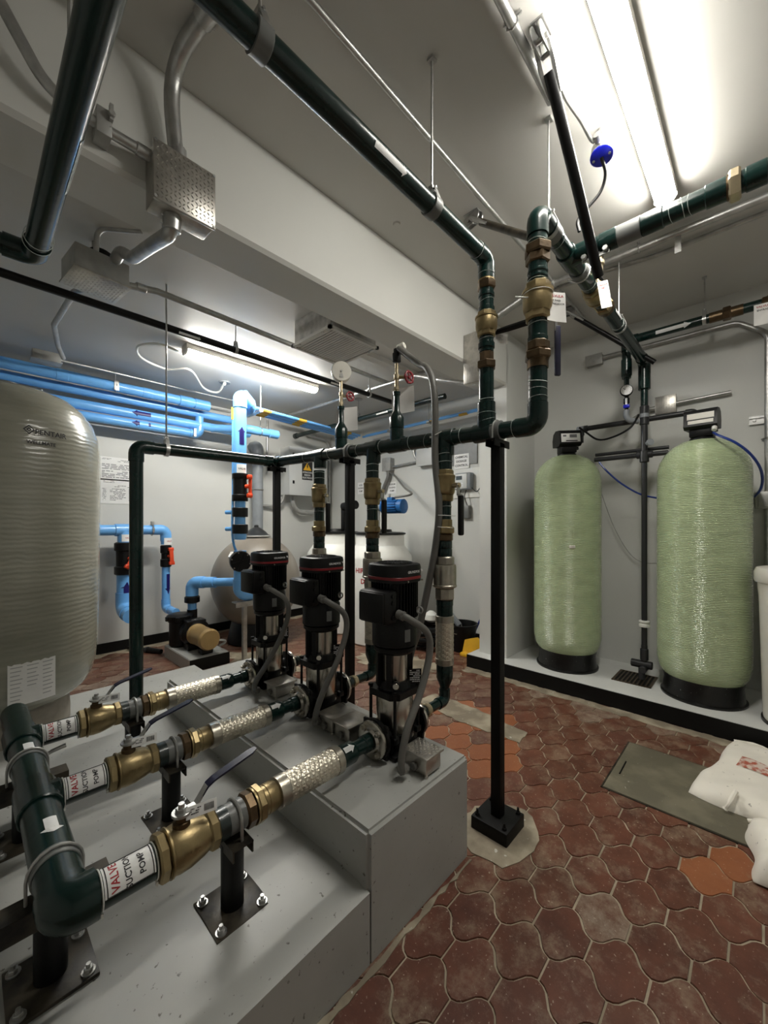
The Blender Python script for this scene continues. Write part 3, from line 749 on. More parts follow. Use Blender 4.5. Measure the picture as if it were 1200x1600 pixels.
# the pieces of one suction line, built along X at y = 0 and copied to each row
def line_valve():
    t = thing('brass_ball_valve', 'x', 'valve', (0, 0, AX), 'brass suction valves')
    m = MB(); m.hexn((.375, 0, AX), (.402, 0, AX), .066, n=8); m.lathe([(.060, .402), (.068, .405), (.068, .410), (.063, .413), (.066, .43), (.065, .46), (.056, .50), (.050, .515), (.050, .518)], (0, 0, AX), EX, 32); m.hexn((.517, 0, AX), (.548, 0, AX), .058, n=8)
    bd = part('body', m, 'brass', t)
    m = MB(); text(m, 'PN 40', .018, (.455, -.0655, AX + .012), EX, EZ, .002); part('cast_mark', m, 'brass', bd)
    m = MB(); m.lathe([(.026, .045), (.024, .075), (.018, .078), (.018, .095)], (.447, 0, AX), EZ, 18); part('stem', m, 'brassdark', t)
    m = MB(); c = V(.447, 0, AX + .099); m.lathe([(.027, -.004), (.028, 0), (.027, .004)], c, EZ, 20)
    pth = [V(.447, 0, AX + .099), V(.49, .004, AX + .101), V(.525, .007, AX + .142), V(.535, .008, AX + .147)]
    for a, b, w_ in ((pth[0], pth[1], .030), (pth[1], pth[2], .024)):
        d = (b - a).normalized(); sd = V(0, 1, 0); up = d.cross(sd); m.add([a + sd * w_ / 2 + up * .003, a - sd * w_ / 2 + up * .003, a - sd * w_ / 2 - up * .003, a + sd * w_ / 2 - up * .003, b + sd * .012 + up * .003, b - sd * .012 + up * .003, b - sd * .012 - up * .003, b + sd * .012 - up * .003],
              [(0, 1, 2, 3), (4, 7, 6, 5), (0, 4, 5, 1), (1, 5, 6, 2), (2, 6, 7, 3), (3, 7, 4, 0)])
    lv = part('lever', m, 'galv', t)
    m = MB(); pts = [V(.508, .0055, AX + .122), V(.526, .007, AX + .144), V(.548, .009, AX + .153), V(.68, .02, AX + .178), V(.70, .022, AX + .182)]
    vs = []; fs = []
    for i, p in enumerate(pts):
        w_ = (.014, .0145, .0145, .0155, .008)[i]; h_ = (.004, .0055, .0055, .0055, .004)[i]; vs += [p + EY * w_ + EZ * h_ * .4, p - EY * w_ + EZ * h_ * .4, p - EY * w_ * .9 - EZ * h_, p + EY * w_ * .9 - EZ * h_, ]
    for i in range(len(pts) - 1):
        for j in range(4): fs.append((4 * i + j, 4 * i + (j + 1) % 4, 4 * i + 4 + (j + 1) % 4, 4 * i + 4 + j))
    fs += [(0, 1, 2, 3), (16, 19, 18, 17)]; m.add(vs, fs); gr = part('lever_sleeve', m, 'navyhandle', lv, 'dark blue plastic sleeve')
    m = MB(); m.hexn(c, c + EZ * .016, .017); m.cyl(c + EZ * .014, c + EZ * .028, .009, 10); part('stem_nut', m, 'galv', t)
    m = MB(); a = V(.452, -.022, AX + .082); u = V(.085, -.018, .000); v_ = V(.004, .012, .030)
    m.add([a, a + u, a + u + v_, a + v_ * 1.0, a + V(0, 0, .0008), a + u + V(0, 0, .0008), a + u + v_ + V(0, -.0006, .0008), a + v_ + V(0, -.0006, .0008)], [(0, 1, 2, 3), (4, 7, 6, 5), (0, 4, 5, 1), (1, 5, 6, 2), (2, 6, 7, 3), (3, 7, 4, 0)])
    tg = part('paper_tag', m, 'sticker', t, 'small white barcode tag')
    m = MB(); un = u.normalized(); vn = v_.normalized(); nrm = un.cross(vn)
    for i in range(9): 
        p = a + u * (.58 + i * .037) + v_ * .25 + nrm * .0016; m.add([p, p + un * .0016, p + un * .0016 + v_ * .55, p + v_ * .55], [(0, 1, 2, 3)])
    print_lines(m, a + u * .32 + v_ * .5 + nrm * .0008, un, vn, .03, .018, 3, 4); part('barcode', m, 'ink', tg)
    return t
def line_sleeve():
    t = thing('threaded_union', 'x', 'pipe fitting', (0, 0, AX), 'bronze unions on the suction lines')
    m = MB(); m.cyl((.545, 0, AX), (.585, 0, AX), .0485, 20, bev=.004); part('adapter', m, 'green2', t)
    m = MB(); m.cyl((.572, 0, AX), (.640, 0, AX), .0475, 24, bev=.003); part('rubber_sleeve', m, 'greyrubber', t)
    m = MB(); m.hexn((.638, 0, AX), (.674, 0, AX), .056, .2, n=8); part('lock_nut', m, 'brassdark', t, 'dark bronze union nut')
    m = MB(); m.cyl((.672, 0, AX), (.678, 0, AX), .058, 20); m.hexn((.677, 0, AX), (.706, 0, AX), .061, .5, n=8); part('union_nut', m, 'brass', t)
    m = MB(); m.lathe([(.047, .704), (.047, .72), (.049, .722), (.049, .75), (.045, .757), (.045, .77)], (0, 0, AX), EX, 24); part('nipple', m, 'brass', t)
    return t
def braid_geo(m, a, b, r, nt=7, turns=1.6, wire=.0050):
    """woven wire jacket: two families of flat strands wound over a tube"""
    a = Vector(a); b = Vector(b); u, v, d = basis(b - a); L = (b - a).length; seg = 64
    for fam in (1, -1):
        for k in range(nt * 2):
            pts = []; 
            for i in range(seg + 1):
                f = i / seg; ang = fam * (2 * math.pi * turns * f) + math.pi * k / nt
                rr = r + .0016 * math.sin(2 * math.pi * turns * f * nt * 2 + math.pi * k + (0 if fam > 0 else math.pi))
                pts.append(a + d * L * f + (u * math.cos(ang) + v * math.sin(ang)) * rr)
            wv = wire; vs = []; fs = []
            for i, p in enumerate(pts):
                tg_ = (pts[min(i + 1, seg)] - pts[max(i - 1, 0)]).normalized(); nr = (p - (a + d * (p - a).dot(d))).normalized(); sd = tg_.cross(nr)
                vs += [p + sd * wv, p + nr * .0014, p - sd * wv]
            for i in range(seg): o_ = 3 * i; fs += [(o_, o_ + 1, o_ + 4, o_ + 3), (o_ + 1, o_ + 2, o_ + 5, o_ + 4)]
            m.add(vs, fs)
    return m
def line_flex():
    t = thing('braided_connector', 'x', 'flexible pipe', (0, 0, AX), 'braided connectors on the suction lines')
    m = MB(); m.cyl((.80, 0, AX), (1.03, 0, AX), .0475, 24); part('core', m, 'brassdark', t); m = MB(); braid_geo(m, (.80, 0, AX), (1.03, 0, AX), .0495); o = part('braid', m, 'braid', t)
    for a, b in ((.762, .806), (1.022, 1.056)):
        m = MB(); m.lathe([(.046, a), (.054, a + .003), (.054, b - .004), (.051, b)], (0, 0, AX), EX, 28); part('ferrule', m, 'steeldull', t)
    return t
def line_green():
    t = thing('pump_inlet_pipe', 'x', 'pipe', (0, 0, AX), 'green inlet pipes at the pump flanges')
    m = MB(); m.lathe([(.044, 1.05), (.044, 1.125), (.037, 1.14), (.031, 1.145), (.031, 1.19), (.037, 1.195), (.037, 1.225), (.03, 1.232)], (0, 0, AX), EX, 24); part('reducer', m, 'green', t)
    n0 = V(0, -.55, .83).normalized(); m = MB(); arrow_patch(m, (1.094, 0, AX), EX, n0, .0445, .055, .04, .4); part('flow_arrow', m, 'whiteink', t)
    return t
for mkf, lbl in ((line_valve, 'brass ball valve with dark blue lever, %s'), (line_sleeve, 'grey sleeve and bronze union on the suction line, %s'), (line_flex, 'braided steel connector on the suction line, %s'), (line_green, 'green reducer with white arrow at the pump inlet, %s')):
    o = mkf(); nm = ('nearest the camera', 'middle of three', 'farthest of three')
    for k, y in enumerate(PY_):
        c_ = o if k == 0 else copy_tree(o); c_.location = (0, y, AX); c_['label'] = lbl % nm[k]
m = MB()                                                    # the gate lever lying under the farthest branch
o = thing('drain_valve_lever', 'bare steel lever under the farthest white-labelled suction branch', 'lever', (.28, 2.36, AX - .1))
a, b = atY(62, 1185, 2.33), atY(103, 1164, 2.33); m.tube([a, a.lerp(b, .5) + V(0, 0, .004), b], [.006, .009, .010], 8); part('lever', m, 'galv', o)

# =================================================================== DISCHARGE SIDE
DX = 1.82
def hz(y): return 1.965 + .034 * (y - .95)                   # the header climbs a little away from the camera
t = thing('discharge_header', 'dark green discharge header over the pumps, dropping to the floor at its far end', 'pipe', (DX, 2.0, hz(2.0)))
m = MB(); green_run(m, [(DX, .75, 2.20), (DX, .75, hz(.75)), (DX, 3.0, hz(3.0)), (.782, 3.0, hz(3.0) - .015), (.782, 3.0, .124)], .0405, 1.13, 1.5, 18)
for y in PY_: tee(m, (DX, y, hz(y)), EY, -EZ, .040, .040)
tee(m, (DX, 1.012, hz(1.012)), EY, EZ, .0415, .040)
for y in (2.14, 1.62): tee(m, (DX, y, hz(y)), EY, EZ, .040, .036)
part('pipe', m, 'green', t)
m = MB(); q = random.Random(11)                               # seams of the clear wrap
for y in (.86, 1.15, 1.38, 1.5, 1.74, 1.95, 2.25, 2.55): m.torus((DX, y, hz(y)), V(0, 1, q.uniform(-.25, .25)), .0425, .0012, 20, 4)
for z in (2.05, 2.12): m.torus((DX, .75, z), V(q.uniform(-.2, .2), 0, 1), .0425, .0012, 20, 4)
part('wrap_seams', m, 'tape', t)
for y in (2.14, 1.62):                                        # stubs that carry the gauges
    z = hz(y); m = MB(); m.lathe([(.040, .03), (.040, .10), (.0445, .102), (.0445, .165), (.036, .18), (.019, .21), (.0175, .30), (.022, .305), (.022, .325)], (DX, y, z), EZ, 20); part('gauge_stub', m, 'green', t)
def square_post(name, label, x, y, top, pad=.0, group='square black posts under the discharge header'):
    t = thing(name, label, 'post', (x, y, 0), group)
    m = MB()
    if pad: m.box((x, y, pad / 2), (.19, .19, pad), bev=.006); b = part('foot', m, 'blackpaint', t)
    else: m.box((x, y, .006), (.16, .16, .012)); b = part('foot', m, 'blackpaint', t)
    for sx in (-1, 1):
        for sy in (-1, 1):
            p = V(x + sx * .072, y + sy * .072, max(pad, .012)); m = MB(); m.hexn(p, p + EZ * .012, .012); m.cyl(p, p + EZ * .03, .006, 8); part('anchor_bolt', m, 'cast', b)
    m = MB(); m.span((x - .0255, y - .0255, .01), (x + .0255, y + .0255, top), bev=.004); part('tube', m, 'blackpaint', t)
    return t
for k, (y, lb) in enumerate(((.95, 'square black post with raised foot standing alone on the red tiles'), (2.05, 'square black post rising behind the middle and nearest pumps'), (2.98, 'square black post farthest along the header, behind the farthest pump'))):
    z = hz(y); t = square_post('support_post', lb, DX, y, z - .06, .065 if k == 0 else 0)
    m = MB(); m.box((DX, y, z - .05), (.15, .05, .006)); m.box((DX, y - .023, z - .066), (.15, .005, .034)); m.box((DX, y + .023, z - .066), (.15, .005, .034)); part('channel', m, 'blackpaint', t)
    m = MB(); ubolt(m, (DX, y, z), EY, .053, .004, .055); part('u_bolt', m, 'galvdull', t)
    m = MB(); m.lathe([(.046, -.024), (.0495, -.022), (.0495, .022), (.046, .024)], (DX, y, z), EY, 22); part('rubber_sleeve', m, 'greyrubber', t)

def riser_pipe():
    t = thing('discharge_riser', 'x', 'pipe', (DX - .01, 0, .54), 'green risers from pumps to header'); x = DX - .01; o = V(x, 0, 0)
    for prof in ([(.037, 1.795), (.041, 1.80), (.041, 1.90)], [(.036, 1.525), (.036, 1.635)], [(.038, 1.325), (.0415, 1.33), (.0415, 1.365), (.039, 1.37), (.0415, 1.375), (.0415, 1.41), (.038, 1.415)],
                 [(.043, 1.0), (.045, 1.01), (.045, 1.06), (.047, 1.062), (.047, 1.09)], [(.026, .61), (.028, .62), (.045, .665), (.045, .735), (.040, .745)]):
        m = MB(); m.lathe(prof, o, EZ, 18); part('pipe_section', m, 'green', t)
    m = MB(); green_run(m, [(x, 0, .63), (x, 0, .54), (1.66, 0, .54)], .0255, 1.2, 1.4, 16); part('elbow', m, 'green', t)
    m = MB(); m.cyl((1.565, 0, .54), (1.632, 0, .54), .029, 18, bev=.004); m.lathe([(.036, 1.598), (.036, 1.615)], V(0, 0, .54), EX, 18); part('flange_stub', m, 'green2', t)
    m = MB(); m.hexn((1.632, 0, .54), (1.652, 0, .54), .036, n=8); m.cyl((1.65, 0, .54), (1.665, 0, .54), .03, 16); part('brass_insert', m, 'brasspale', t)
    m = MB(); q = random.Random(5)
    for z in (1.84, 1.88, 1.595): m.torus((x, 0, z), V(q.uniform(-.2, .2), q.uniform(-.2, .2), 1), .0425 if z > 1.7 else .0375, .0014, 20, 4)
    part('wrap_seams', m, 'tape', t); return t
def riser_valve():
    t = thing('discharge_ball_valve', 'x', 'valve', (DX - .01, 0, 1.63), 'brass valves under the header'); o = V(DX - .01, 0, 0)
    m = MB(); m.hexn(o + EZ * 1.772, o + EZ * 1.80, .050, n=8); m.lathe([(.048, 1.665), (.054, 1.675), (.056, 1.69), (.056, 1.755), (.058, 1.758), (.058, 1.768), (.05, 1.775)], o, EZ, 30); m.hexn(o + EZ * 1.628, o + EZ * 1.668, .048, n=8); part('body', m, 'brass', t)
    m = MB(); m.cyl(o + V(0, -.05, 1.712), o + V(0, -.085, 1.712), .014, 12); m.hexn(o + V(0, -.082, 1.712), o + V(0, -.098, 1.712), .014); part('stem', m, 'brasspale', t)
    m = MB(); m.box(o + V(0, -.088, 1.69), (.03, .005, .07), bev=.002); m.box(o + V(0, -.098, 1.655), (.024, .02, .02), bev=.003); l = part('lever', m, 'galv', t)
    m = MB(); m.box(o + V(0, -.104, 1.55), (.034, .026, .215), bev=.010); part('lever_sleeve', m, 'blackplastic', l, 'black plastic sleeve'); return t
def riser_union():
    t = thing('brass_union', 'x', 'pipe fitting', (DX - .01, 0, 1.41), 'brass unions on the risers'); o = V(DX - .01, 0, 0)
    m = MB(); m.lathe([(.038, 1.488), (.041, 1.49), (.041, 1.528), (.038, 1.53)], o, EZ, 22); part('collar', m, 'brass', t)
    m = MB(); m.hexn(o + EZ * 1.452, o + EZ * 1.49, .054, .4, n=8); part('nut', m, 'brass', t)
    m = MB(); m.hexn(o + EZ * 1.412, o + EZ * 1.452, .046, n=8); part('tail', m, 'brassdark', t); return t
def riser_check():
    t = thing('check_valve', 'x', 'valve', (DX - .01, 0, 1.09), 'steel check valves on the risers'); o = V(DX - .01, 0, 0)
    m = MB(); m.hexn(o + EZ * 1.282, o + EZ * 1.328, .053, n=8); part('upper_nut', m, 'steeldull', t)
    m = MB(); m.lathe([(.05, 1.155), (.062, 1.16), (.066, 1.165), (.066, 1.172), (.063, 1.175), (.063, 1.27), (.060, 1.284), (.05, 1.286)], o, EZ, 30); part('body', m, 'steeldull', t)
    m = MB(); m.hexn(o + EZ * 1.092, o + EZ * 1.158, .054, .3, n=8); part('lower_nut', m, 'steeldull', t); return t
def riser_flex():
    t = thing('braided_riser_connector', 'x', 'flexible pipe', (DX - .01, 0, .74), 'braided connectors on the risers'); x = DX - .01
    m = MB(); m.cyl((x, 0, .77), (x, 0, .98), .0455, 24); part('core', m, 'brassdark', t); m = MB(); braid_geo(m, (x, 0, .77), (x, 0, .98), .0475, 7, 1.2); part('braid', m, 'braid', t)
    for a, b in ((.738, .775), (.968, 1.006)):
        m = MB(); m.lathe([(.045, a), (.0505, a + .003), (.0505, b - .003), (.045, b)], V(x, 0, 0), EZ, 26); part('ferrule', m, 'steeldull', t)
    return t
for mkf, lbl in ((riser_pipe, 'green riser pipe behind %s'), (riser_valve, 'brass ball valve with hanging black lever on the riser behind %s'), (riser_union, 'brass union on the riser behind %s'), (riser_check, 'dull steel check valve on the riser behind %s'), (riser_flex, 'upright braided steel connector behind %s')):
    o = mkf(); z = o.location.z
    for k, y in enumerate(PY_):
        c_ = o if k == 0 else copy_tree(o); c_.location = (DX - .01, y, z); c_['label'] = lbl % ('the nearest pump', 'the middle pump', 'the farthest pump')[k]

# ------------------------------------------------------------------ gauge and pressure switch on the header
def paper(name, label, o, u, v, w, h, lines=True, curl=.006, words=None, group=None, seed=1):
    """a hanging sheet, slightly curled"""
    o = Vector(o); u = Vector(u).normalized(); v = Vector(v).normalized(); n = u.cross(v); t = thing(name, label, 'paper tag', o, group)
    m = MB(); vs = []; fs = []; k = 5
    for i in range(k + 1):
        for j in range(k + 1):
            a, b = i / k - .5, j / k - .5; vs.append(o + u * w * a + v * h * b + n * curl * (4 * a * a + math.sin(b * 5) * .4))
    nn = len(vs); vs += [p + n * .0007 for p in vs]
    for i in range(k):
        for j in range(k):
            a = i * (k + 1) + j; fs += [(a, a + 1, a + k + 2, a + k + 1), (nn + a, nn + a + k + 1, nn + a + k + 2, nn + a + 1)]
    m.add(vs, fs); s = part('sheet', m, 'paper', t)
    if words:
        yy = h * .36
        for wd, sz, mt in words:
            m = MB(); tv, tf = text_geo(wd, sz)
            m.add([o + u * p.x + v * (p.y + yy) + n * (curl * (4 * (p.x / w) ** 2 + math.sin((p.y + yy) / h * 5) * .4) + .0018) for p in tv], tf); part('lettering', m, mt, s); yy -= sz * 1.25
    elif lines:
        m = MB(); print_lines(m, o + n * (curl + .001), u, v, w * .7, h * .6, 6, seed, .6, .3); part('print', m, 'greyink', s)
    return t
y = 2.14; z = hz(y); g = thing('pressure_gauge', 'cream pressure gauge seen from behind, on a stub above the header', 'gauge', (DX, y, z + .325))
m = MB(); m.lathe([(.012, .32), (.012, .40), (.016, .402), (.016, .42), (.010, .425), (.010, .50)], (DX, y, z), EZ, 14); m.hexn((DX, y, z + .335), (DX, y, z + .355), .016); part('stem', m, 'brasspale', g)
gd = V(.55, .75, 0).normalized()
m = MB(); c_ = V(DX, y, z + .57); m.lathe([(.066, -.012), (.071, -.006), (.071, .028), (.066, .034)], c_, gd, 30); part('case', m, 'cream', g)
m = MB(); m.lathe([(.060, 0), (.067, .003), (.067, .010), (.060, .012)], c_ + gd * .034, gd, 30); part('bezel', m, 'white', g)
m = MB(); m.cyl(c_ - gd * .011, c_ - gd * .018, .007, 10); m.prism([(-.014, -.018), (.014, -.018), (.006, .012), (-.006, .012)], c_ - gd * .0125 - EZ * .028, V(gd.y, -gd.x, 0), EZ, -gd * .003); part('back_plug', m, 'galvdull', g)
m = MB(); m.cyl((DX, y, z + .395), (DX + .035, y - .035, z + .395), .009, 10); w_ = part('valve_arm', m, 'brasspale', g)
def wheel(p, d, r, parent, mt='redwheel'):
    m = MB(); m.torus(p, d, r, r * .2, 24, 8); u, v, _ = basis(d)
    for k in range(5):
        a = 2 * math.pi * k / 5; e = (u * math.cos(a) + v * math.sin(a)); m.cyl(p, Vector(p) + e * r, r * .12, 6)
        m.lathe([(r * .2, -r * .2), (r * .32, 0), (r * .2, r * .2)], Vector(p) + e * r, d, 8)
    m.cyl(Vector(p) - Vector(d) * r * .2, Vector(p) + Vector(d) * r * .25, r * .28, 10); part('handwheel', m, mt, parent, 'dark red handwheel')
wheel(V(DX + .042, y - .046, z + .395), V(-.05, -1, 0), .03, g)
y2 = 1.62; z2 = hz(y2); g2 = thing('pressure_switch', 'black pressure switch feeding grey conduit on a stub above the header', 'pressure switch', (DX, y2, z2 + .325))
m = MB(); m.lathe([(.012, .32), (.012, .40), (.017, .402), (.017, .43), (.010, .435), (.010, .50)], (DX, y2, z2), EZ, 14); m.hexn((DX, y2, z2 + .335), (DX, y2, z2 + .355), .017); part('stem', m, 'brasspale', g2)
m = MB(); m.box((DX, y2, z2 + .535), (.04, .04, .06), bev=.006); m.box((DX, y2, z2 + .575), (.03, .03, .03), bev=.005); part('switch_body', m, 'blackplastic', g2)
m = MB(); m.cyl((DX, y2, z2 + .415), (DX + .045, y2 - .045, z2 + .415), .010, 10); part('valve_arm', m, 'brass', g2)
wheel(V(DX + .052, y2 - .055, z2 + .415), V(-.05, -1, 0), .034, g2)
uu = V(.69, -.72, 0)
paper('paper_tag', 'white paper tag hanging below the cream pressure gauge', V(DX + .050, y - .004, z + .245), uu + V(0, 0, .05), V(.02, .05, 1), .15, .165, lines=False, curl=.012)
paper('paper_tag', 'white paper tag hanging below the pressure switch with conduit', V(DX + .054, y2 - .004, z2 + .285), uu + V(0, 0, .14), V(-.05, 0, 1), .14, .155, lines=False, curl=.012)
# conduit from the switch down to the floor behind the nearest pump
pp = [V(DX, y2, z2 + .58), V(DX, y2 - .03, z2 + .60)] 
pts = [V(DX, y2 - .02, z2 + .585), atX(655, 569, 1.80), atX(666, 574, 1.78), atX(675, 592, 1.77), atX(679, 620, 1.76), atX(680, 660, 1.76), atX(680, 720, 1.76), atX(686, 790, 1.76), atX(681, 850, 1.76), atX(668, 920, 1.74), atX(655, 980, 1.72), atX(640, 1030, 1.70), atX(632, 1100, 1.66)]
t = thing('flexible_conduit', 'long grey flexible conduit from the pressure switch down behind the nearest pump', 'cable conduit', pts[-1])
m = MB(); m.tube(smooth(pts, 8), .0195, 14); part('hose', m, 'greyhose', t)
m = MB(); m.cyl(pts[0] + V(0, .012, 0), pts[0] + V(.012, -.035, .012), .021, 12, bev=.003); part('gland', m, 'cream', t)
t = thing('cable_tie', 'long white cable tie holding conduit to the nearest riser', 'cable tie', V(DX, PY_[0], 1.54))
for k, (a, b) in enumerate((((684, 805), (712, 806)), ((684, 823), (708, 825)))):
    m = MB(); p0 = atX(*a, 1.745); p1 = atX(*b, 1.78); m.tube([p0, p0.lerp(p1, .5) + V(-.03, -.01, 0), p1], .0022, 6); part('strap', m, 'white', t)
t = thing('cable_tie', 'white cable tie around the header and the long conduit', 'cable tie', V(DX, 1.40, hz(1.4)))
m = MB(); p0 = atX(673, 683, 1.75); m.tube([p0, atX(681, 679, 1.745), atX(690, 674, 1.765)], .003, 6); m.box(p0, (.009, .009, .009)); part('strap', m, 'white', t)

# =================================================================== OVERHEAD GREEN PIPES ON THIS SIDE
def seams(t, rings, seed=1):
    m = MB(); q = random.Random(seed)
    for p, d, r in rings:
        d = Vector(d).normalized(); d = (d + V(q.uniform(-.2, .2), q.uniform(-.2, .2), q.uniform(-.2, .2))).normalized(); m.torus(p, d, r, .0013, 20, 4)
    part('wrap_seams', m, 'tape', t)
R1 = (DX, 1.012); z1 = 2.845
t = thing('overhead_pipe', 'dark green pipe running under the near ceiling beside the beam, then down to the header', 'pipe', (DX, 1.012, hz(1.012) + .05))
m = MB(); green_run(m, [(.05, 1.012, z1), (R1[0], 1.012, z1), (R1[0], 1.012, 2.73)], .038, 1.12, 1.5, 18)
for a, b, r in ((2.00, 2.12, .045), (2.11, 2.29, .037), (2.37, 2.45, .036), (2.57, 2.69, .036), (2.57, 2.60, .041), (2.39, 2.42, .041), (2.65, 2.67, .040), (2.735, 2.80, .042)):
    m.cyl((*R1, a), (*R1, b), r, 18, bev=.003)
part('pipe', m, 'green', t)
seams(t, [((*R1, z), EZ, r) for z, r in ((2.135, .0385), (2.06, .0465), (2.03, .0465), (2.63, .0375), (2.76, .0435), (2.44, .0375))] + [((1.72, 1.012, z1), EX, .0395)], 3)
m = MB(); n0 = V(0, -.62, -.78).normalized(); arrow_patch(m, (1.07, 1.012, z1), EX, V(0, -.9, -.35), .0385, .17, .04, .12); part('flow_arrow', m, 'whiteink', t)
t = thing('brass_union', 'brass nut and bronze nipple low on the left-hand vertical overhead pipe', 'pipe fitting', (*R1, 2.285), 'brass fittings on the overhead pipes')
m = MB(); m.hexn((*R1, 2.287), (*R1, 2.327), .050, n=6); part('nut', m, 'brassdark', t); m = MB(); m.hexn((*R1, 2.325), (*R1, 2.372), .037, .3, n=8); part('nipple', m, 'brassdark', t)
t = thing('brass_nut', 'brass nut just under the elbow of the left-hand vertical pipe', 'pipe fitting', (*R1, 2.69), 'brass fittings on the overhead pipes')
m = MB(); m.hexn((*R1, 2.69), (*R1, 2.73), .047, .2, n=6); part('nut', m, 'brassdark', t); m = MB(); m.cyl((*R1, 2.728), (*R1, 2.736), .042, 20); part('collar', m, 'brass', t)
def big_valve(label, o, d, r, lever_dir, lever_len, mt='brass', L=.15, sl='blackplastic'):
    """ball valve: o = lower end on the axis d, r = body radius"""
    o = Vector(o); d = Vector(d).normalized(); ld = Vector(lever_dir).normalized()
    t = thing('overhead_ball_valve', label, 'valve', o, 'brass valves on the overhead pipes')
    m = MB(); m.hexn(o, o + d * L * .24, r * .86, n=8); m.lathe([(r * .84, L * .2), (r * .95, L * .28), (r, L * .4), (r, L * .68), (r * .97, L * .72), (r * 1.05, L * .74), (r * 1.05, L * .8), (r * .9, L * .82)], o, d, 30); m.hexn(o + d * L * .8, o + d * L, r * .88, .3, n=8); part('body', m, mt, t)
    side = d.cross(ld).normalized() if abs(d.dot(ld)) > .9 else None
    return t
t = big_valve('brass ball valve at mid-height of the left-hand vertical overhead pipe', (*R1, 2.45), EZ, .054, -EY, .2, 'brass', .125)
m = MB(); m.cyl((R1[0] + .05, R1[1], 2.51), (R1[0] + .085, R1[1], 2.51), .013, 10); part('stem', m, 'brasspale', t)
m = MB(); a = V(R1[0] + .09, R1[1], 2.505); b = V(R1[0] + .13, R1[1] - .26, 2.515); m.tube([a, a.lerp(b, .25), b], [.012, .016, .017], 8); part('lever', m, 'blackplastic', t)
paper('paper_tag', 'yellowed paper tag behind the valve of the left-hand vertical pipe', V(R1[0] + .10, R1[1] - .01, 2.475), V(.69, -.72, -.15), V(0, 0, 1), .10, .05, seed=8)
R2 = (DX, .75); z3 = 2.935
t = thing('overhead_pipe', 'dark green pipe rising from the header and turning toward the softener tanks', 'pipe', (DX, .75, 2.2))
m = MB(); green_run(m, [(*R2, 2.785), (*R2, z3), (4.12, .75, z3), (4.12, .75, 2.72)], .042, 1.14, 1.4, 18)
for a, b, r in ((2.06, 2.23, .0425), (2.335, 2.445, .042), (2.34, 2.365, .045), (2.605, 2.705, .042), (2.655, 2.67, .0455), (2.63, 2.645, .045), (2.78, 2.83, .043)): m.cyl((*R2, a), (*R2, b), r, 18, bev=.003)
tee(m, (2.24, .75, z3), EX, -EY, .043, .043)
m.cyl((4.12, .75, 2.70), (4.12, .75, 2.50), .029, 16); m.cyl((4.12, .75, 2.69), (4.12, .75, 2.86), .047, 18, bev=.004)
part('pipe', m, 'green', t)
seams(t, [((*R2, z), EZ, .044) for z in (2.08, 2.16, 2.42, 2.45, 2.62, 2.80)] + [((x, .75, z3), EX, .0435) for x in (2.05, 2.55, 3.2)], 6)
m = MB(); arrow_patch(m, (3.08, .75, z3), EX, V(0, -.95, .1), .0425, .17, .045, .2); part('flow_arrow', m, 'whiteink', t)
for x in (1.985, 2.40):
    m = MB(); m.lathe([(.045, -.03), (.048, -.028), (.048, .028), (.045, .03)], (x, .75, z3), EX, 22); part('rubber_sleeve', m, 'greyrubber', t)
m = MB(); ubolt(m, (2.42, .75, z3), EX, .050, .005, .05, V(0, -.8, -.6)); part('u_bolt', m, 'galv', t)
t = thing('brass_union', 'large bronze double nut under the top elbow of the right-hand vertical pipe', 'pipe fitting', (*R2, 2.70), 'brass fittings on the overhead pipes')
m = MB(); m.hexn((*R2, 2.742), (*R2, 2.787), .062, n=6); part('upper_nut', m, 'brassdark', t); m = MB(); m.hexn((*R2, 2.70), (*R2, 2.744), .054, .25, n=6); part('lower_nut', m, 'brassdark', t)
t = thing('brass_union', 'bronze union under the tagged valve of the right-hand vertical pipe', 'pipe fitting', (*R2, 2.22), 'brass fittings on the overhead pipes')
m = MB(); m.cyl((*R2, 2.22), (*R2, 2.262), .047, 20); part('tail', m, 'brassdark', t); m = MB(); m.hexn((*R2, 2.258), (*R2, 2.298), .060, n=6); part('nut', m, 'brassdark', t); m = MB(); m.hexn((*R2, 2.296), (*R2, 2.342), .053, .3, n=8); part('collar', m, 'brassdark', t)
t = big_valve('large brass ball valve with white tag on the right-hand vertical overhead pipe', (*R2, 2.44), EZ, .066, -EY, .2, 'brass', .17)
m = MB(); m.cyl((R2[0] + .055, R2[1] - .03, 2.51), (R2[0] + .09, R2[1] - .045, 2.51), .014, 10); part('stem', m, 'brasspale', t)
m = MB(); m.box((R2[0] + .075, R2[1] - .055, 2.46), (.03, .006, .12), bev=.002); l = part('lever', m, 'galv', t)
m = MB(); m.box((R2[0] + .08, R2[1] - .06, 2.31), (.03, .016, .235), Matrix.Rotation(R(-40), 3, 'Z'), bev=.007); part('lever_sleeve', m, 'navyhandle', l, 'dark blue lever sleeve')
paper('paper_tag', 'white tag with red and black words hung on the large brass valve', V(R2[0] + .02, R2[1] - .075, 2.485), V(.62, -.76, -.18), V(.0, .05, 1), .085, .135, words=[('VALVULA', .016, 'redink'), ('BY PASS', .012, 'ink'), ('ABLANDADOR', .011, 'ink')], curl=.004)
t = thing('cable_tie', 'white cable tie sticking out left of the large tagged valve', 'cable tie', (R2[0], R2[1], 2.565))
m = MB(); m.tube([atX(805, 464, 1.73), atX(822, 465, 1.755), atX(845, 465, 1.78)], .0032, 6); m.torus((*R2, 2.557), EZ, .0685, .0018, 28, 4); part('strap', m, 'white', t)
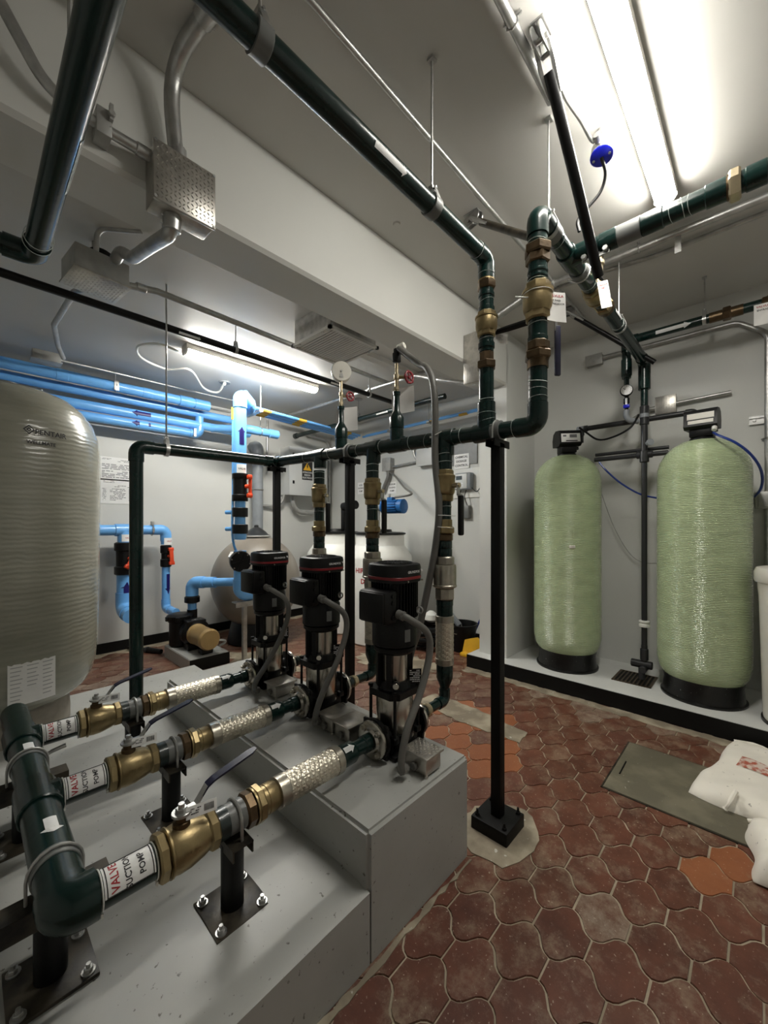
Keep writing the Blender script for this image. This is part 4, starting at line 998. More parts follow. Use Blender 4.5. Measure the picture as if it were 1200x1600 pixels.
# branch running to the right
t = thing('branch_pipe', 'green branch pipe crossing under the near ceiling light toward the right', 'pipe', (2.24, .6, z3))
m = MB(); m.cyl((2.24, .66, z3), (2.24, -1.2, z3), .0425, 20); m.cyl((2.24, .33, z3), (2.24, .42, z3), .0475, 20, bev=.004); m.cyl((2.24, .52, z3), (2.24, .60, z3), .048, 20, bev=.004); m.cyl((2.24, .105, z3), (2.24, .18, z3), .0475, 20, bev=.004); m.cyl((2.24, -.02, z3), (2.24, .05, z3), .047, 20, bev=.004); part('pipe', m, 'green', t)
m = MB(); m.cyl((2.24, .42, z3), (2.24, .52, z3), .0475, 22, bev=.003); part('rubber_sleeve', m, 'greyrubber', t)
seams(t, [((2.24, y, z3), EY, .0440) for y in (.26, .3, .23, .02, -.02)], 9)
t = thing('brass_nut', 'pale brass nut on the green branch pipe at the right edge', 'pipe fitting', (2.24, .08, z3), 'brass fittings on the overhead pipes')
m = MB(); m.hexn((2.24, .062, z3), (2.24, .102, z3), .062, n=6); part('nut', m, 'brasspale', t); m = MB(); m.cyl((2.24, .10, z3), (2.24, .108, z3), .05, 20); part('collar', m, 'brassdark', t)
# valve and union on the pipe toward the tanks
t = big_valve('brass valve with hanging tag on the pipe running toward the tanks', (2.60, .75, z3), EX, .064, -EY, .2, 'brass', .17)
m = MB(); m.cyl((2.68, .75, z3 + .06), (2.68, .75, z3 + .10), .014, 10); part('stem', m, 'brasspale', t)
m = MB(); m.tube([(2.68, .75, z3 + .10), (2.70, .74, z3 + .105), (2.86, .73, z3 + .12)], .012, 8); part('lever', m, 'blackplastic', t)
t = thing('brass_union', 'brass union beyond the tagged valve on the pipe toward the tanks', 'pipe fitting', (2.86, .75, z3), 'brass fittings on the overhead pipes')
m = MB(); m.hexn((2.85, .75, z3), (2.90, .75, z3), .060, n=6); part('nut', m, 'brass', t); m = MB(); m.cyl((2.90, .75, z3), (2.94, .75, z3), .05, 20); part('tail', m, 'brassdark', t)
t = thing('pipe_fitting', 'small brass tap above the tagged valve, beside the black brace', 'pipe fitting', (2.52, .70, z3 + .05), 'brass fittings on the overhead pipes')
m = MB(); m.lathe([(.024, 0), (.024, .05), (.032, .055), (.032, .075), (.02, .08), (.02, .11)], (2.54, .69, z3 + .02), EZ, 16); part('body', m, 'brasspale', t); m = MB(); m.cyl((2.54, .69, z3 + .12), (2.54, .69, z3 + .16), .026, 12); part('cap', m, 'blackplastic', t)
paper('paper_tag', 'white tag with red words hanging from the valve on the pipe toward the tanks', V(2.60, .675, 2.86), V(.80, -.58, .30), V(-.30, .1, .95), .075, .15, words=[('VALVULA', .014, 'redink'), ('RED', .013, 'redink')], curl=.003)
# pipe along the softener wall
xp, zp = 4.05, 3.13
t = thing('wall_pipe', 'green pipe with white arrow high along the wall above the softener tanks', 'pipe', (xp, .87, 2.8))
m = MB(); green_run(m, [(xp, -1.0, zp), (xp, .872, zp), (xp, .872, 2.80)], .036, 1.15, 1.4, 16); m.cyl((xp, .872, 2.84), (xp, .872, 2.64), .021, 14); m.cyl((xp, .872, 2.82), (xp, .872, 2.97), .042, 16, bev=.004); part('pipe', m, 'green', t)
m = MB(); arrow_patch(m, (xp, .53, zp), -EY, V(-.95, 0, -.25), .0365, .24, .05, .2); part('flow_arrow', m, 'whiteink', t)
t = thing('brass_union', 'bronze union on the high wall pipe above the right softener tank', 'pipe fitting', (xp, .16, zp), 'brass fittings on the overhead pipes')
m = MB(); m.cyl((xp, .10, zp), (xp, .30, zp), .040, 18); part('tail', m, 'brassdark', t); m = MB(); m.hexn((xp, .17, zp), (xp, .22, zp), .052); part('nut', m, 'brassdark', t)
t = big_valve('brass valve with white tag at the right edge on the high wall pipe', (xp, -.0, zp), -EY, .055, -EY, .2, 'brassdark', .14)
paper('paper_tag', 'white tag with red words at the right edge, under the high wall pipe', atX(1194, 490, 3.95), V(.1, -1, 0), V(0, 0, 1), .11, .15, words=[('VALVULA', .02, 'redink'), ('ENTRADA', .017, 'ink')], curl=.003)
# hangers
for lab, p, run, rt, r in (('steel hanger with rod on the pipe beside the beam, mid span', (1.361, 1.012, z1), EX, HC, .038), ('steel hanger at the top left end of the pipe beside the beam', (.565, 1.012, z1), EX, HC, .038),
        ('steel hanger with rod above the top elbow of the right-hand vertical pipe', (1.95, .75, z3), EX, HC, .044), ('steel hanger with rod near the tank end of the overhead pipe', (3.26, .75, z3), EX, HC, .044), ('steel hanger with short rod on the high wall pipe', (xp, .33, zp), EY, HC, .038)):
    t = thing('pipe_hanger', lab, 'pipe hanger', p, 'rod hangers of the overhead pipes'); hang_clamp(t, p, run, r, rt)
    if r == .038 and run == EX:
        m = MB(); m.lathe([(.0405, -.024), (.044, -.022), (.044, .022), (.0405, .024)], p, run, 22); part('rubber_sleeve', m, 'greyrubber', t)
    m = MB(); m.box((p[0], p[1], rt - .006), (.03, .03, .012)); part('ceiling_plate', m, 'galv', t)
# black braces with hinged ceiling brackets
def brace(label, a, b, r, bra=True, mt='blackmetal'):
    a = Vector(a); b = Vector(b); t = thing('pipe_brace', label, 'brace', a, 'slanting braces of the overhead pipes'); d = (b - a).normalized()
    m = MB(); m.cyl(a + d * .05, b, r, 14); part('tube', m, mt, t)
    sd = d.cross(EZ).normalized(); top = V(a.x, a.y, HC)
    m = MB(); h_ = V(d.x, d.y, 0).normalized(); st = [(math.cos(R(k)) * .034, math.sin(R(k)) * .034 + (.05 if k < 180 else -.02)) for k in range(0, 360, 20)]
    m.prism([(v_, u_) for u_, v_ in st], a + V(0, 0, HC - a.z - .045) - sd * .02 - h_ * .05, h_, EZ, sd * .006); m.prism([(v_, u_) for u_, v_ in st], a + V(0, 0, HC - a.z - .045) + sd * .014 - h_ * .05, h_, EZ, sd * .006)
    m.box((a.x - h_.x * .04, a.y - h_.y * .04, HC - .003), (.10 if abs(h_.x) > .5 else .05, .05 if abs(h_.x) > .5 else .10, .006))
    for s in (-1, 1): m.tube([a - d * .04 + sd * .024 * s, a + d * .03 + sd * .026 * s, a + d * .13 + sd * .022 * s], [.012, .014, .008], 6)
    m.cyl(a - sd * .036, a + sd * .036, .009, 8); m.cyl(a - h_ * .05 + EZ * .02 - sd * .03, a - h_ * .05 + EZ * .02 + sd * .03, .010, 8); part('hinge_bracket', m, 'galv', t); return t
t = brace('long black brace slanting from a hinged bracket down to the branch pipe', (1.62, .635, 3.40), (2.27, .615, 2.79), .024)
m = MB(); m.box((2.235, .62, z3 - .045), (.012, .13, .035), Matrix.Rotation(R(0), 3, 'Z'))
for a in (-.05, .05): m.hexn((2.222, .62 + a, z3 - .045), (2.205, .62 + a, z3 - .045), .014)
m.tube([(2.24, .565, z3 - .05), (2.235, .56, z3), (2.25, .57, z3 + .05)], .006, 8); part('clamp', m, 'galv', t)
brace('brown brace from a ceiling bracket to behind the top elbow', (2.204, 1.292, 3.40), (2.08, .80, 2.96), .021, mt='rawplate')
brace('black brace high before the tank wall, passing under the overhead pipe', (3.77, 1.25, 3.40), (3.98, .65, 2.86), .021)

# =================================================================== CONDUITS AND BOXES
def conduit(label, pts, r, br=.12, mt='galv', group=None, couplers=(), name='conduit', clips=()):
    t = thing(name, label, 'conduit', pts[0], group); p = fillet(pts, br, 8)
    m = MB(); m.tube(p, r, 14); part('tube', m, mt, t)
    for c, d in couplers:
        c = Vector(c); d = Vector(d).normalized(); m = MB(); m.cyl(c - d * .03, c + d * .03, r * 1.22, 14, bev=.003)
        for s in (-1, 1): m.cyl(c + d * .016 * s, c + d * .016 * s + EZ.cross(d).normalized() * (r * 1.5) + EZ * .0, .004, 6)
        part('coupling', m, 'galv', t)
    for c, d, up in clips:
        c = Vector(c); d = Vector(d).normalized(); up = Vector(up).normalized(); sd = d.cross(up)
        m = MB(); m.tube([c + sd * (r + .018) + up * r, c + sd * r * 1.1 + up * r * .6, c + sd * r * 1.2 - up * r * .4, c - up * r * 1.2, c - sd * r * 1.2 - up * r * .4, c - sd * r * 1.1 + up * r * .6, c - sd * (r + .018) + up * r], .004, 6)
        m.box(c + up * (r + .002), [abs(q) * .05 + .012 for q in (sd * 1.1)]); part('clip', m, 'galv', t)
    return t
zc = HC - .03
conduit('thin galvanised conduit crossing the near ceiling beside the beam-side pipe', [(.2, 1.21, zc), (4.42, 1.21, zc)], .0135, clips=[((.735, 1.21, zc), EX, EZ), ((2.9, 1.21, zc), EX, EZ)])
conduit('galvanised conduit on the near ceiling behind the long black brace', [(.2, .70, zc), (1.85, .70, zc)], .019, clips=[((1.46, .70, zc), EX, EZ)])
bx, by = 3.09, 1.80                                             # box on the end of the beam
conduit('thick conduit along the near ceiling, bending down to the box on the beam', [(3.23, -1.4, zc - .02), (3.23, 1.42, zc - .02), (3.12, 1.70, zc - .18), (3.10, 1.80, 3.16)], .025, .25, couplers=[((3.23, 1.22, zc - .02), EY)], clips=[((3.23, .62, zc - .02), EY, EZ)], group='conduit pair above the tanks')
conduit('thinner conduit of the pair along the near ceiling above the tanks', [(3.43, -1.4, zc), (3.43, .55, zc), (3.36, .95, zc), (3.30, 1.5, zc - .02), (3.16, 1.76, zc - .2), (3.14, 1.80, 3.16)], .016, .2, group='conduit pair above the tanks')
t = thing('pull_box', 'grey steel box with tread cover on the far end of the beam', 'junction box', (bx, by, 2.72))
m = MB(); m.box((bx, 1.805, 2.935), (.19, .165, .43), bev=.006); part('body', m, 'alu', t)
m = MB(); m.box((bx, 1.716, 2.935), (.20, .012, .44), bev=.003); l = part('cover', m, 'alu', t); m = MB(); tread(m, (bx, 1.7099, 2.935), EX, EZ, .185, .42, .018, .015, .002); part('tread', m, 'alu', l)
conduit('conduit running from the box on the beam into the left room', [(bx - .02, 1.86, 2.74), (3.05, 2.2, 2.86), (3.22, 2.6, 3.05), (3.22, 5.2, 3.08)], .022, .2, group='conduit pair in the left room')
conduit('second conduit of the pair in the left room, beside the blue tubes', [(3.40, 2.6, 3.14), (3.40, 5.3, 3.145)], .022, .2, group='conduit pair in the left room')
conduit('conduit under the ceiling along the softener wall, turning down at the right', [(XW - .03, 1.18, 3.20), (XW - .03, .15, 3.20), (XW - .03, -.035, 3.05), (XW - .03, -.035, .2)], .021, .12, clips=[((XW - .04, -.035, 2.2), EZ, EX)])
t = thing('strut_channel', 'short steel channel behind the conduit at the right edge of the wall', 'bracket', (XW - .02, -.035, 2.33))
m = MB(); m.box((XW - .012, -.035, 2.335), (.02, .22, .018)); m.box((XW - .012, -.035, 2.385), (.02, .22, .018)); m.box((XW - .004, -.035, 2.36), (.006, .22, .05)); part('channel', m, 'galv', t)
for y in (-.11, .045):
    m = MB(); m.hexn((XW - .024, y, 2.36), (XW - .012, y, 2.36), .012); part('bolt', m, 'galv', t)
t = thing('junction_box', 'small grey box where the wall conduit starts, high left of the tanks', 'junction box', (XW - .04, 1.24, 3.15))
m = MB(); m.box((XW - .03, 1.25, 3.19), (.06, .15, .10), bev=.004); part('body', m, 'galvdull', t); m = MB(); m.box((XW - .063, 1.25, 3.19), (.006, .16, .11), bev=.002); part('cover', m, 'galvdull', t)
t = thing('conduit_fitting', 'grey rectangular conduit fitting on the wall beside the right tank', 'junction box', (XW - .05, -.06, 1.62))
m = MB(); m.box((XW - .045, -.06, 1.70), (.07, .20, .14), bev=.012); part('body', m, 'galvdull', t); m = MB(); m.box((XW - .083, -.06, 1.70), (.008, .16, .11), bev=.003); part('cover', m, 'galvdull', t)
# round box with blue face
p = atZ(940, 243, 3.34); t = thing('round_junction_box', 'round ceiling box with bright blue face next to the near ceiling light', 'junction box', p)
d = V(-.22, .0, -.97).normalized()
m = MB(); m.lathe([(.044, -.05), (.049, -.045), (.049, -.004), (.052, 0)], p, d, 22); m.cyl(p - d * .04 + V(-.055, 0, 0), p - d * .04 + V(-.09, 0, .01), .017, 12); m.cyl(p - d * .045, V(p.x, p.y, HC), .02, 10); part('body', m, 'galv', t)
m = MB(); m.lathe([(.052, 0), (.052, .006), (.044, .010)], p, d, 22); part('cover', m, 'bluecap', t)
u, v, _ = basis(d)
for s in (-1, 1):
    m = MB(); m.cyl(p + d * .009 + u * .036 * s, p + d * .013 + u * .036 * s, .006, 8); part('screw', m, 'galv', t)
t = thing('flexible_cable', 'grey cable curving along the ceiling into the blue-faced round box', 'cable', p + V(-.3, .1, .05)); m = MB()
m.tube(smooth([atZ(868, 110, 3.45), atZ(883, 152, 3.44), atZ(907, 188, 3.41), atZ(925, 220, 3.38), p - d * .03 + V(-.08, .0, .01)], 8), .0085, 10); part('cable', m, 'galv', t)
t = thing('flexible_cable', 'dark cable hanging from the blue-faced round box behind the black brace', 'cable', p + V(0, 0, -.1)); m = MB()
m.tube(smooth([p + d * .01 + u * .0, atZ(946, 272, 3.28), atZ(938, 300, 3.22), atZ(918, 325, 3.15), atZ(903, 345, 3.08), atZ(905, 362, 3.02)], 8), .008, 10); part('cable', m, 'blackplastic', t)
t = thing('cable_holder', 'short steel strip clip hanging from the conduit above the tanks', 'bracket', (3.23, .38, 3.3)); m = MB(); m.box((3.23, .40, 3.35), (.006, .035, .12)); m.box((3.23, .40, 3.415), (.05, .06, .01)); part('strip', m, 'galv', t)

# ------------------------------------------------------------------ big tread-cover box on the beam with its thick conduits
bf = BY0
A = atY(240, 212, 1.77); B = atY(337, 273, 1.77); D = atY(238, 305, 1.77)
bxc = (A.x + B.x) / 2; bw = B.x - A.x; bt, bb = A.z, D.z
t = thing('pull_box', 'large square box with tread cover fixed to the face of the beam', 'junction box', (bxc, bf - .06, bb))
m = MB(); m.box((bxc, (1.785 + bf) / 2, (bt + bb) / 2), (bw * .97, bf - 1.785, (bt - bb) * .97), bev=.008); part('body', m, 'alu', t)
m = MB(); m.box((bxc, 1.778, (bt + bb) / 2), (bw, .014, bt - bb), bev=.003); l = part('cover', m, 'alu', t); m = MB(); tread(m, (bxc, 1.7705, (bt + bb) / 2), EX, EZ, bw * .95, (bt - bb) * .95, .0165, .0155, .0045); part('tread', m, 'alu', l)
for x in (-1, 1):
    for z in (-1, 1):
        m = MB(); m.cyl((bxc + x * bw * .47, 1.771, (bt + bb) / 2 + z * (bt - bb) * .47), (bxc + x * bw * .47, 1.767, (bt + bb) / 2 + z * (bt - bb) * .47), .006, 8); part('screw', m, 'galv', l)
P1 = atY(277, 225, 1.83)
cv = [V(P1.x, 1.83, bt - .01)] + [atY(*q) for q in ((269, 172, 1.81), (271, 125, 1.78), (283, 82, 1.71), (302, 50, 1.63), (322, 22, 1.545))] + [V(.66, 1.2, 3.435)]
conduit('thick curved conduit rising from the tread-cover box into the near ceiling', smooth(cv, 7), .031, .02, couplers=[((P1.x, 1.83, bt + .03), EZ), (cv[5], cv[5] - cv[4])])
conduit('conduit leaving the tread-cover box along the beam to the left', [(bxc - bw * .45, 1.83, 3.02), (.36, 1.83, 3.02), (.20, 1.84, 3.05), (.05, 1.80, 3.25), (-.1, 1.72, 3.40), (-.5, 1.6, 3.42)], .020, .15, couplers=[((bxc - bw * .45 - .03, 1.83, 3.02), EX)], clips=[((.385, 1.83, 3.02), EX, EY)])
t = thing('strut_clamp', 'steel channel clamp on the beam conduit beside the slanting green pipe', 'bracket', (.36, 1.85, 3.0)); m = MB()
m.box((.365, 1.845, 3.03), (.05, .08, .10), bev=.004); m.box((.385, 1.80, 3.07), (.012, .02, .06)); m.hexn((.385, 1.80, 3.06), (.385, 1.78, 3.06), .012); part('channel', m, 'galvdull', t)
c2 = V(.535, 2.86, 2.97)
conduit('thick curved conduit from the tread-cover box to the box beyond the beam', [(bxc - .03, 1.83, bb + .02), (bxc - .035, 1.86, bb - .06), (bxc - .02, 2.15, 2.86), (.62, 2.45, 2.93), (.60, 2.60, 3.03), (.60, 2.70, 3.03)], .030, .16, couplers=[((bxc - .032, 1.845, bb - .02), V(0, .2, -1))])
t = thing('pull_box', 'dusty square box hanging under the ceiling beyond the beam', 'junction box', c2)
rm = Matrix.Rotation(R(6), 3, 'Z')
m = MB(); m.box(c2 + V(0, 0, .02), (.27, .25, .13), rm, bev=.008); m.cyl(c2 + V(0, 0, .08), V(c2.x, c2.y, HL), .02, 10); part('body', m, 'galvdull', t)
m = MB(); m.box(c2 + V(0, 0, -.05), (.285, .265, .012), rm, bev=.003); l = part('cover', m, 'alu', t)
m = MB(); tread(m, c2 + V(0, 0, -.0562), rm @ EX, -(rm @ EY), .26, .24, .0155, .0135, .0022); part('tread', m, 'alu', l)
m = MB(); m.lathe([(.06, 0), (.06, .05), (.045, .06)], c2 + V(.02, -.02, .085), EZ, 20); part('knockout_ring', m, 'blackplastic', t)
conduit('small looped conduit over the dusty box beyond the beam', [c2 + V(-.02, -.11, .08), c2 + V(-.02, -.15, .2), c2 + V(.1, -.25, .2), c2 + V(.16, -.3, .2)], .014, .06, mt='galvdull')
conduit('conduit crossing the left ceiling from the dusty box, behind the grille', [c2 + V(.13, .1, .06), (.9, 2.97, 3.08), (3.0, 3.02, 3.08), (3.3, 3.02, 3.08)], .022, .1, mt='galvdull', couplers=[((.80, 2.965, 3.06), V(1, .1, .1))])
conduit('bent conduit from the dusty box down to the box above the blue pipes', [c2 + V(-.02, .12, -.02), (.50, 3.3, 3.04), (.48, 4.0, 3.06), (.56, 4.45, 3.06), (.62, 4.62, 3.02)], .019, .1, mt='galvdull')
t = thing('junction_box', 'small grey box sitting above the blue pipes near the tall beige tank', 'junction box', atY(70, 562, 4.75)); p = atY(72, 558, 4.75)
m = MB(); m.box(p, (.20, .12, .08), bev=.006); part('body', m, 'galvdull', t); m = MB(); m.box(p + V(0, 0, -.044), (.22, .14, .008), bev=.002); part('cover', m, 'galvdull', t)
conduit('thin conduit from the small box along the top of the blue pipes', [p + V(.1, 0, 0), p + V(.35, .05, .02), (1.8, 4.95, 3.10), (2.6, 5.0, 3.12)], .010, .1)
# slanting green pipe in the top left corner and dark pipe below the left ceiling
t = thing('overhead_pipe', 'thick dark green pipe close to the camera in the top left corner', 'pipe', (.205, 2.25, 2.65))
m = MB(); green_run(m, [(.205, .1, 2.65), (.205, 2.25, 2.65), (-1.1, 2.25, 2.65)], .040, 1.15, 1.4, 20); part('pipe', m, 'green', t)
m = MB(); wrap_patch(m, (.205, 1.58, 2.65), EY, V(.93, 0, -.35), .0405, -.13, .14, -22, 22, 5); part('wrap_flap', m, 'tape', t, 'shiny strip of clear wrap')
seams(t, [((.205, 2.14, 2.65), EY, .048), ((.205, 2.10, 2.65), EY, .047)], 5)
t = thing('pipe_hanger', 'dark rod hanger of the thick pipe in the top left corner', 'pipe hanger', (.205, 1.42, 2.69), 'rod hangers of the overhead pipes'); m = MB(); m.cyl((.205, 1.42, 2.685), (.205, 1.42, HC), .006, 8); part('rod', m, 'galvdull', t); m = MB(); m.hexn((.205, 1.42, 2.685), (.205, 1.42, 2.70), .013); part('nut', m, 'galvdull', t)
t = thing('overhead_pipe', 'long black pipe below the left ceiling with white labels', 'pipe', (1.5, 3.17, 2.93))
m = MB(); m.cyl((-1.1, 3.17, 2.95), (3.62, 3.17, 2.95), .026, 14); part('pipe', m, 'blackmetal', t)
m = MB(); arrow_patch(m, (1.18, 3.17, 2.95), EX, V(0, -.8, -.6), .0265, .16, .03, .1); arrow_patch(m, (2.62, 3.17, 2.95), EX, V(0, -.8, -.6), .0265, .16, .03, .1); part('label', m, 'sticker', t, 'white labels')
for lab, q in (('grey hanger on the long black pipe near the far ceiling light', (1.55, 3.17, 2.95)), ('grey hanger near the end of the long black pipe', (3.1, 3.17, 2.95))):
    t = thing('pipe_hanger', lab, 'pipe hanger', q, 'rod hangers of the overhead pipes'); hang_clamp(t, q, EX, .027, HL, 'galvdull')
t = thing('pipe_hanger', 'thin rod hanging from the left ceiling to the end of the header', 'pipe hanger', (.97, 3.0, hz(3.0)), 'rod hangers of the overhead pipes'); hang_clamp(t, (.965, 3.0, hz(3.0) - .013), EX, .042, HL, 'galv', .006)
t = thing('overhead_pipe', 'dark green pipe with white label high in the left room, crossing behind the paper tags', 'pipe', (3.6, 4.2, 2.88)); m = MB(); m.cyl((3.6, 2.5, 2.90), (3.6, 5.35, 2.90), .032, 14); m.cyl((3.6, 5.30, 2.90), (3.6, 5.36, 2.90), .042, 14); part('pipe', m, 'green2', t)
m = MB(); arrow_patch(m, (3.6, 3.42, 2.90), -EY, V(-.9, 0, -.3), .0325, .2, .03, .1); part('label', m, 'sticker', t, 'white label')
t = thing('pipe_hanger', 'rod with round ceiling plate on the pipe behind the paper tags', 'pipe hanger', (3.6, 3.85, 2.9), 'rod hangers of the overhead pipes'); hang_clamp(t, (3.6, 3.88, 2.90), EY, .034, HL, 'galvdull'); m = MB(); m.lathe([(.05, -.012), (.055, 0)], (3.6, 3.88, HL), EZ, 18); part('ceiling_plate', m, 'galvdull', t)
# ventilation grille hanging below the left ceiling
zg = 2.965; c = atZ(524, 543, zg)
t = thing('extractor_grille', 'square louvred extractor grille hanging from the left ceiling beside the beam', 'ventilator', (c.x, c.y, zg))
gw, gd_ = .52, .50
m = MB(); m.span((c.x - gw * .46, c.y - gd_ * .46, zg + .02), (c.x + gw * .46, c.y + gd_ * .46, HL)); part('duct', m, 'foil', t)
m = MB(); m.span((c.x - gw * .45, c.y - gd_ * .45, zg + .014), (c.x + gw * .45, c.y + gd_ * .45, zg + .0195)); part('shade_sheet', m, 'blackpaint', t)  # flat black sheet, painted shade for the gaps between the louvres
m = MB()
for a, b in (((-1, -1), (1, -.9)), ((-1, .9), (1, 1)), ((-1, -1), (-.9, 1)), ((.9, -1), (1, 1))): m.span((c.x + a[0] * gw / 2, c.y + a[1] * gd_ / 2, zg - .008), (c.x + b[0] * gw / 2, c.y + b[1] * gd_ / 2, zg + .014))
part('frame', m, 'grill', t)
for k in range(17):
    x = c.x - gw * .44 + gw * .88 * (k + .5) / 17
    m = MB(); m.box((x, c.y, zg), (.0165, gd_ * .9, .003), Matrix.Rotation(R(14), 3, 'Y')); part('louvre', m, 'grill', t)
for x in (-1, 1):
    for y in (-1, 1):
        m = MB(); m.cyl((c.x + x * gw * .47, c.y + y * gd_ * .3, zg - .008), (c.x + x * gw * .47, c.y + y * gd_ * .3, zg - .013), .008, 8); part('screw', m, 'galv', t)
t = thing('channel_strut', 'grey channel bolted to the ceiling beyond the extractor grille', 'bracket', (3.2, 2.9, 3.1)); m = MB(); m.box((3.0, 2.75, 3.13), (.9, .09, .05)); part('channel', m, 'grill', t)
t = thing('cable', 'white flexible cable looping from the far ceiling light to a ceiling box', 'cable', atZ(215, 543, 3.12)); m = MB()
cp = [atZ(284, 552, 3.12), atZ(250, 538, 3.13), atZ(216, 541, 3.13), atZ(222, 560, 3.13), atZ(262, 577, 3.14), atZ(297, 578, 3.12), atZ(318, 606, 3.10), atZ(340, 613, 3.08), atZ(350, 600, 3.14)]
m.tube(smooth(cp, 8), .011, 10); part('cable', m, 'white', t)
t = thing('ceiling_box_cover', 'round bluish box cover on the left ceiling where the white cable ends', 'junction box', atZ(351, 597, HL)); m = MB(); m.lathe([(.06, -.012), (.065, 0)], atZ(351, 597, HL), EZ, 20); part('cover', m, 'greypvc', t); m = MB(); m.cyl(atZ(351, 598, HL - .012), atZ(351, 600, HL - .04), .016, 10); part('gland', m, 'white', t)
t = thing('ceiling_sensor', 'small round white cap on the near ceiling by the beam', 'ceiling cap', atZ(620, 350, HC)); m = MB(); m.lathe([(.022, -.008), (.026, 0)], atZ(620, 350, HC), EZ, 18); part('cap', m, 'ceiling', t)

# =================================================================== BEIGE PRESSURE TANK
tx, ty = .19, 3.70
t = thing('pressure_tank', 'tall beige wound glassfibre pressure tank at the left edge of the view', 'tank', (tx, ty, .122))
m = MB(); prof = [(.30, .30), (.38, .335), (.44, .385), (.475, .45), (.495, .54), (.508, .70), (.517, 1.2), (.523, 1.75), (.522, 2.0), (.508, 2.12), (.475, 2.22), (.42, 2.30), (.35, 2.36), (.26, 2.40), (.15, 2.425), (.05, 2.432)]
m.lathe(prof, (tx, ty, 0), EZ, 72); body = part('shell', m, 'beige', t)
m = MB(); m.lathe([(.345, .122), (.345, .20), (.335, .36), (.30, .38)], (tx, ty, 0), EZ, 40); part('skirt', m, 'boot', t, 'brownish cement-coloured skirt')
m = MB(); m.cyl((tx + .18, ty + .05, 2.38), (tx + .18, ty + .05, 2.47), .018, 12); m.cyl((tx, ty, 2.42), (tx, ty, 2.46), .06, 16); part('top_fitting', m, 'greypvc', t)
vdir = V(-tx, -ty, 0).normalized()
def onTank(px, py, rr=.524):
    """where a picture point meets the tank shell"""
    r_ = ray(px, py); a = r_.x ** 2 + r_.y ** 2; b = -2 * (r_.x * tx + r_.y * ty); c = tx * tx + ty * ty - rr * rr
    k = (-b - math.sqrt(max(0, b * b - 4 * a * c))) / (2 * a); return V(0, 0, EYE) + r_ * k
for wd, px, py, sz in (('PENTAIR', 80, 679, .043), ('WELLMATE', 65, 693, .029)):
    p = onTank(px, py); n0 = V(p.x - tx, p.y - ty, 0).normalized(); m = MB(); text_round(m, wd, sz, (tx, ty, p.z), EZ, n0, EZ, .5285); part('lettering', m, 'ink', body)
p = onTank(45, 671); n0 = V(p.x - tx, p.y - ty, 0).normalized(); u = EZ.cross(n0)
m = MB()
for k in range(4):
    a, b = R(90 * k), R(90 * k + 90); o = V(tx, ty, p.z) + n0 * .5285
    for r0, r1 in ((.028, .020), (.013, .005)):
        m.add([o + u * math.cos(a) * r0 + EZ * math.sin(a) * r0, o + u * math.cos(b) * r0 + EZ * math.sin(b) * r0, o + u * math.cos(b) * r1 + EZ * math.sin(b) * r1, o + u * math.cos(a) * r1 + EZ * math.sin(a) * r1], [(0, 1, 2, 3)])
part('emblem', m, 'ink', body)
p = onTank(51, 1064, .497); n0 = V(p.x - tx, p.y - ty, 0).normalized()
m = MB(); wrap_patch(m, (tx, ty, p.z), EZ, n0, .505, -.125, .125, -13, 13, 8); lb = part('label', m, 'paper', body, 'white data sheet label')
m = MB()
for col in (-8.5, 0, 8.5):
    for k in range(9):
        if col == 0 and k > 5: continue
        wrap_patch(m, (tx, ty, p.z + .1 - k * .024), EZ, n0, .5063, 0, .006, col - 3.2, col + 3.0 - (k * 7 % 3) * .7, 3)
part('print', m, 'faintink', lb)

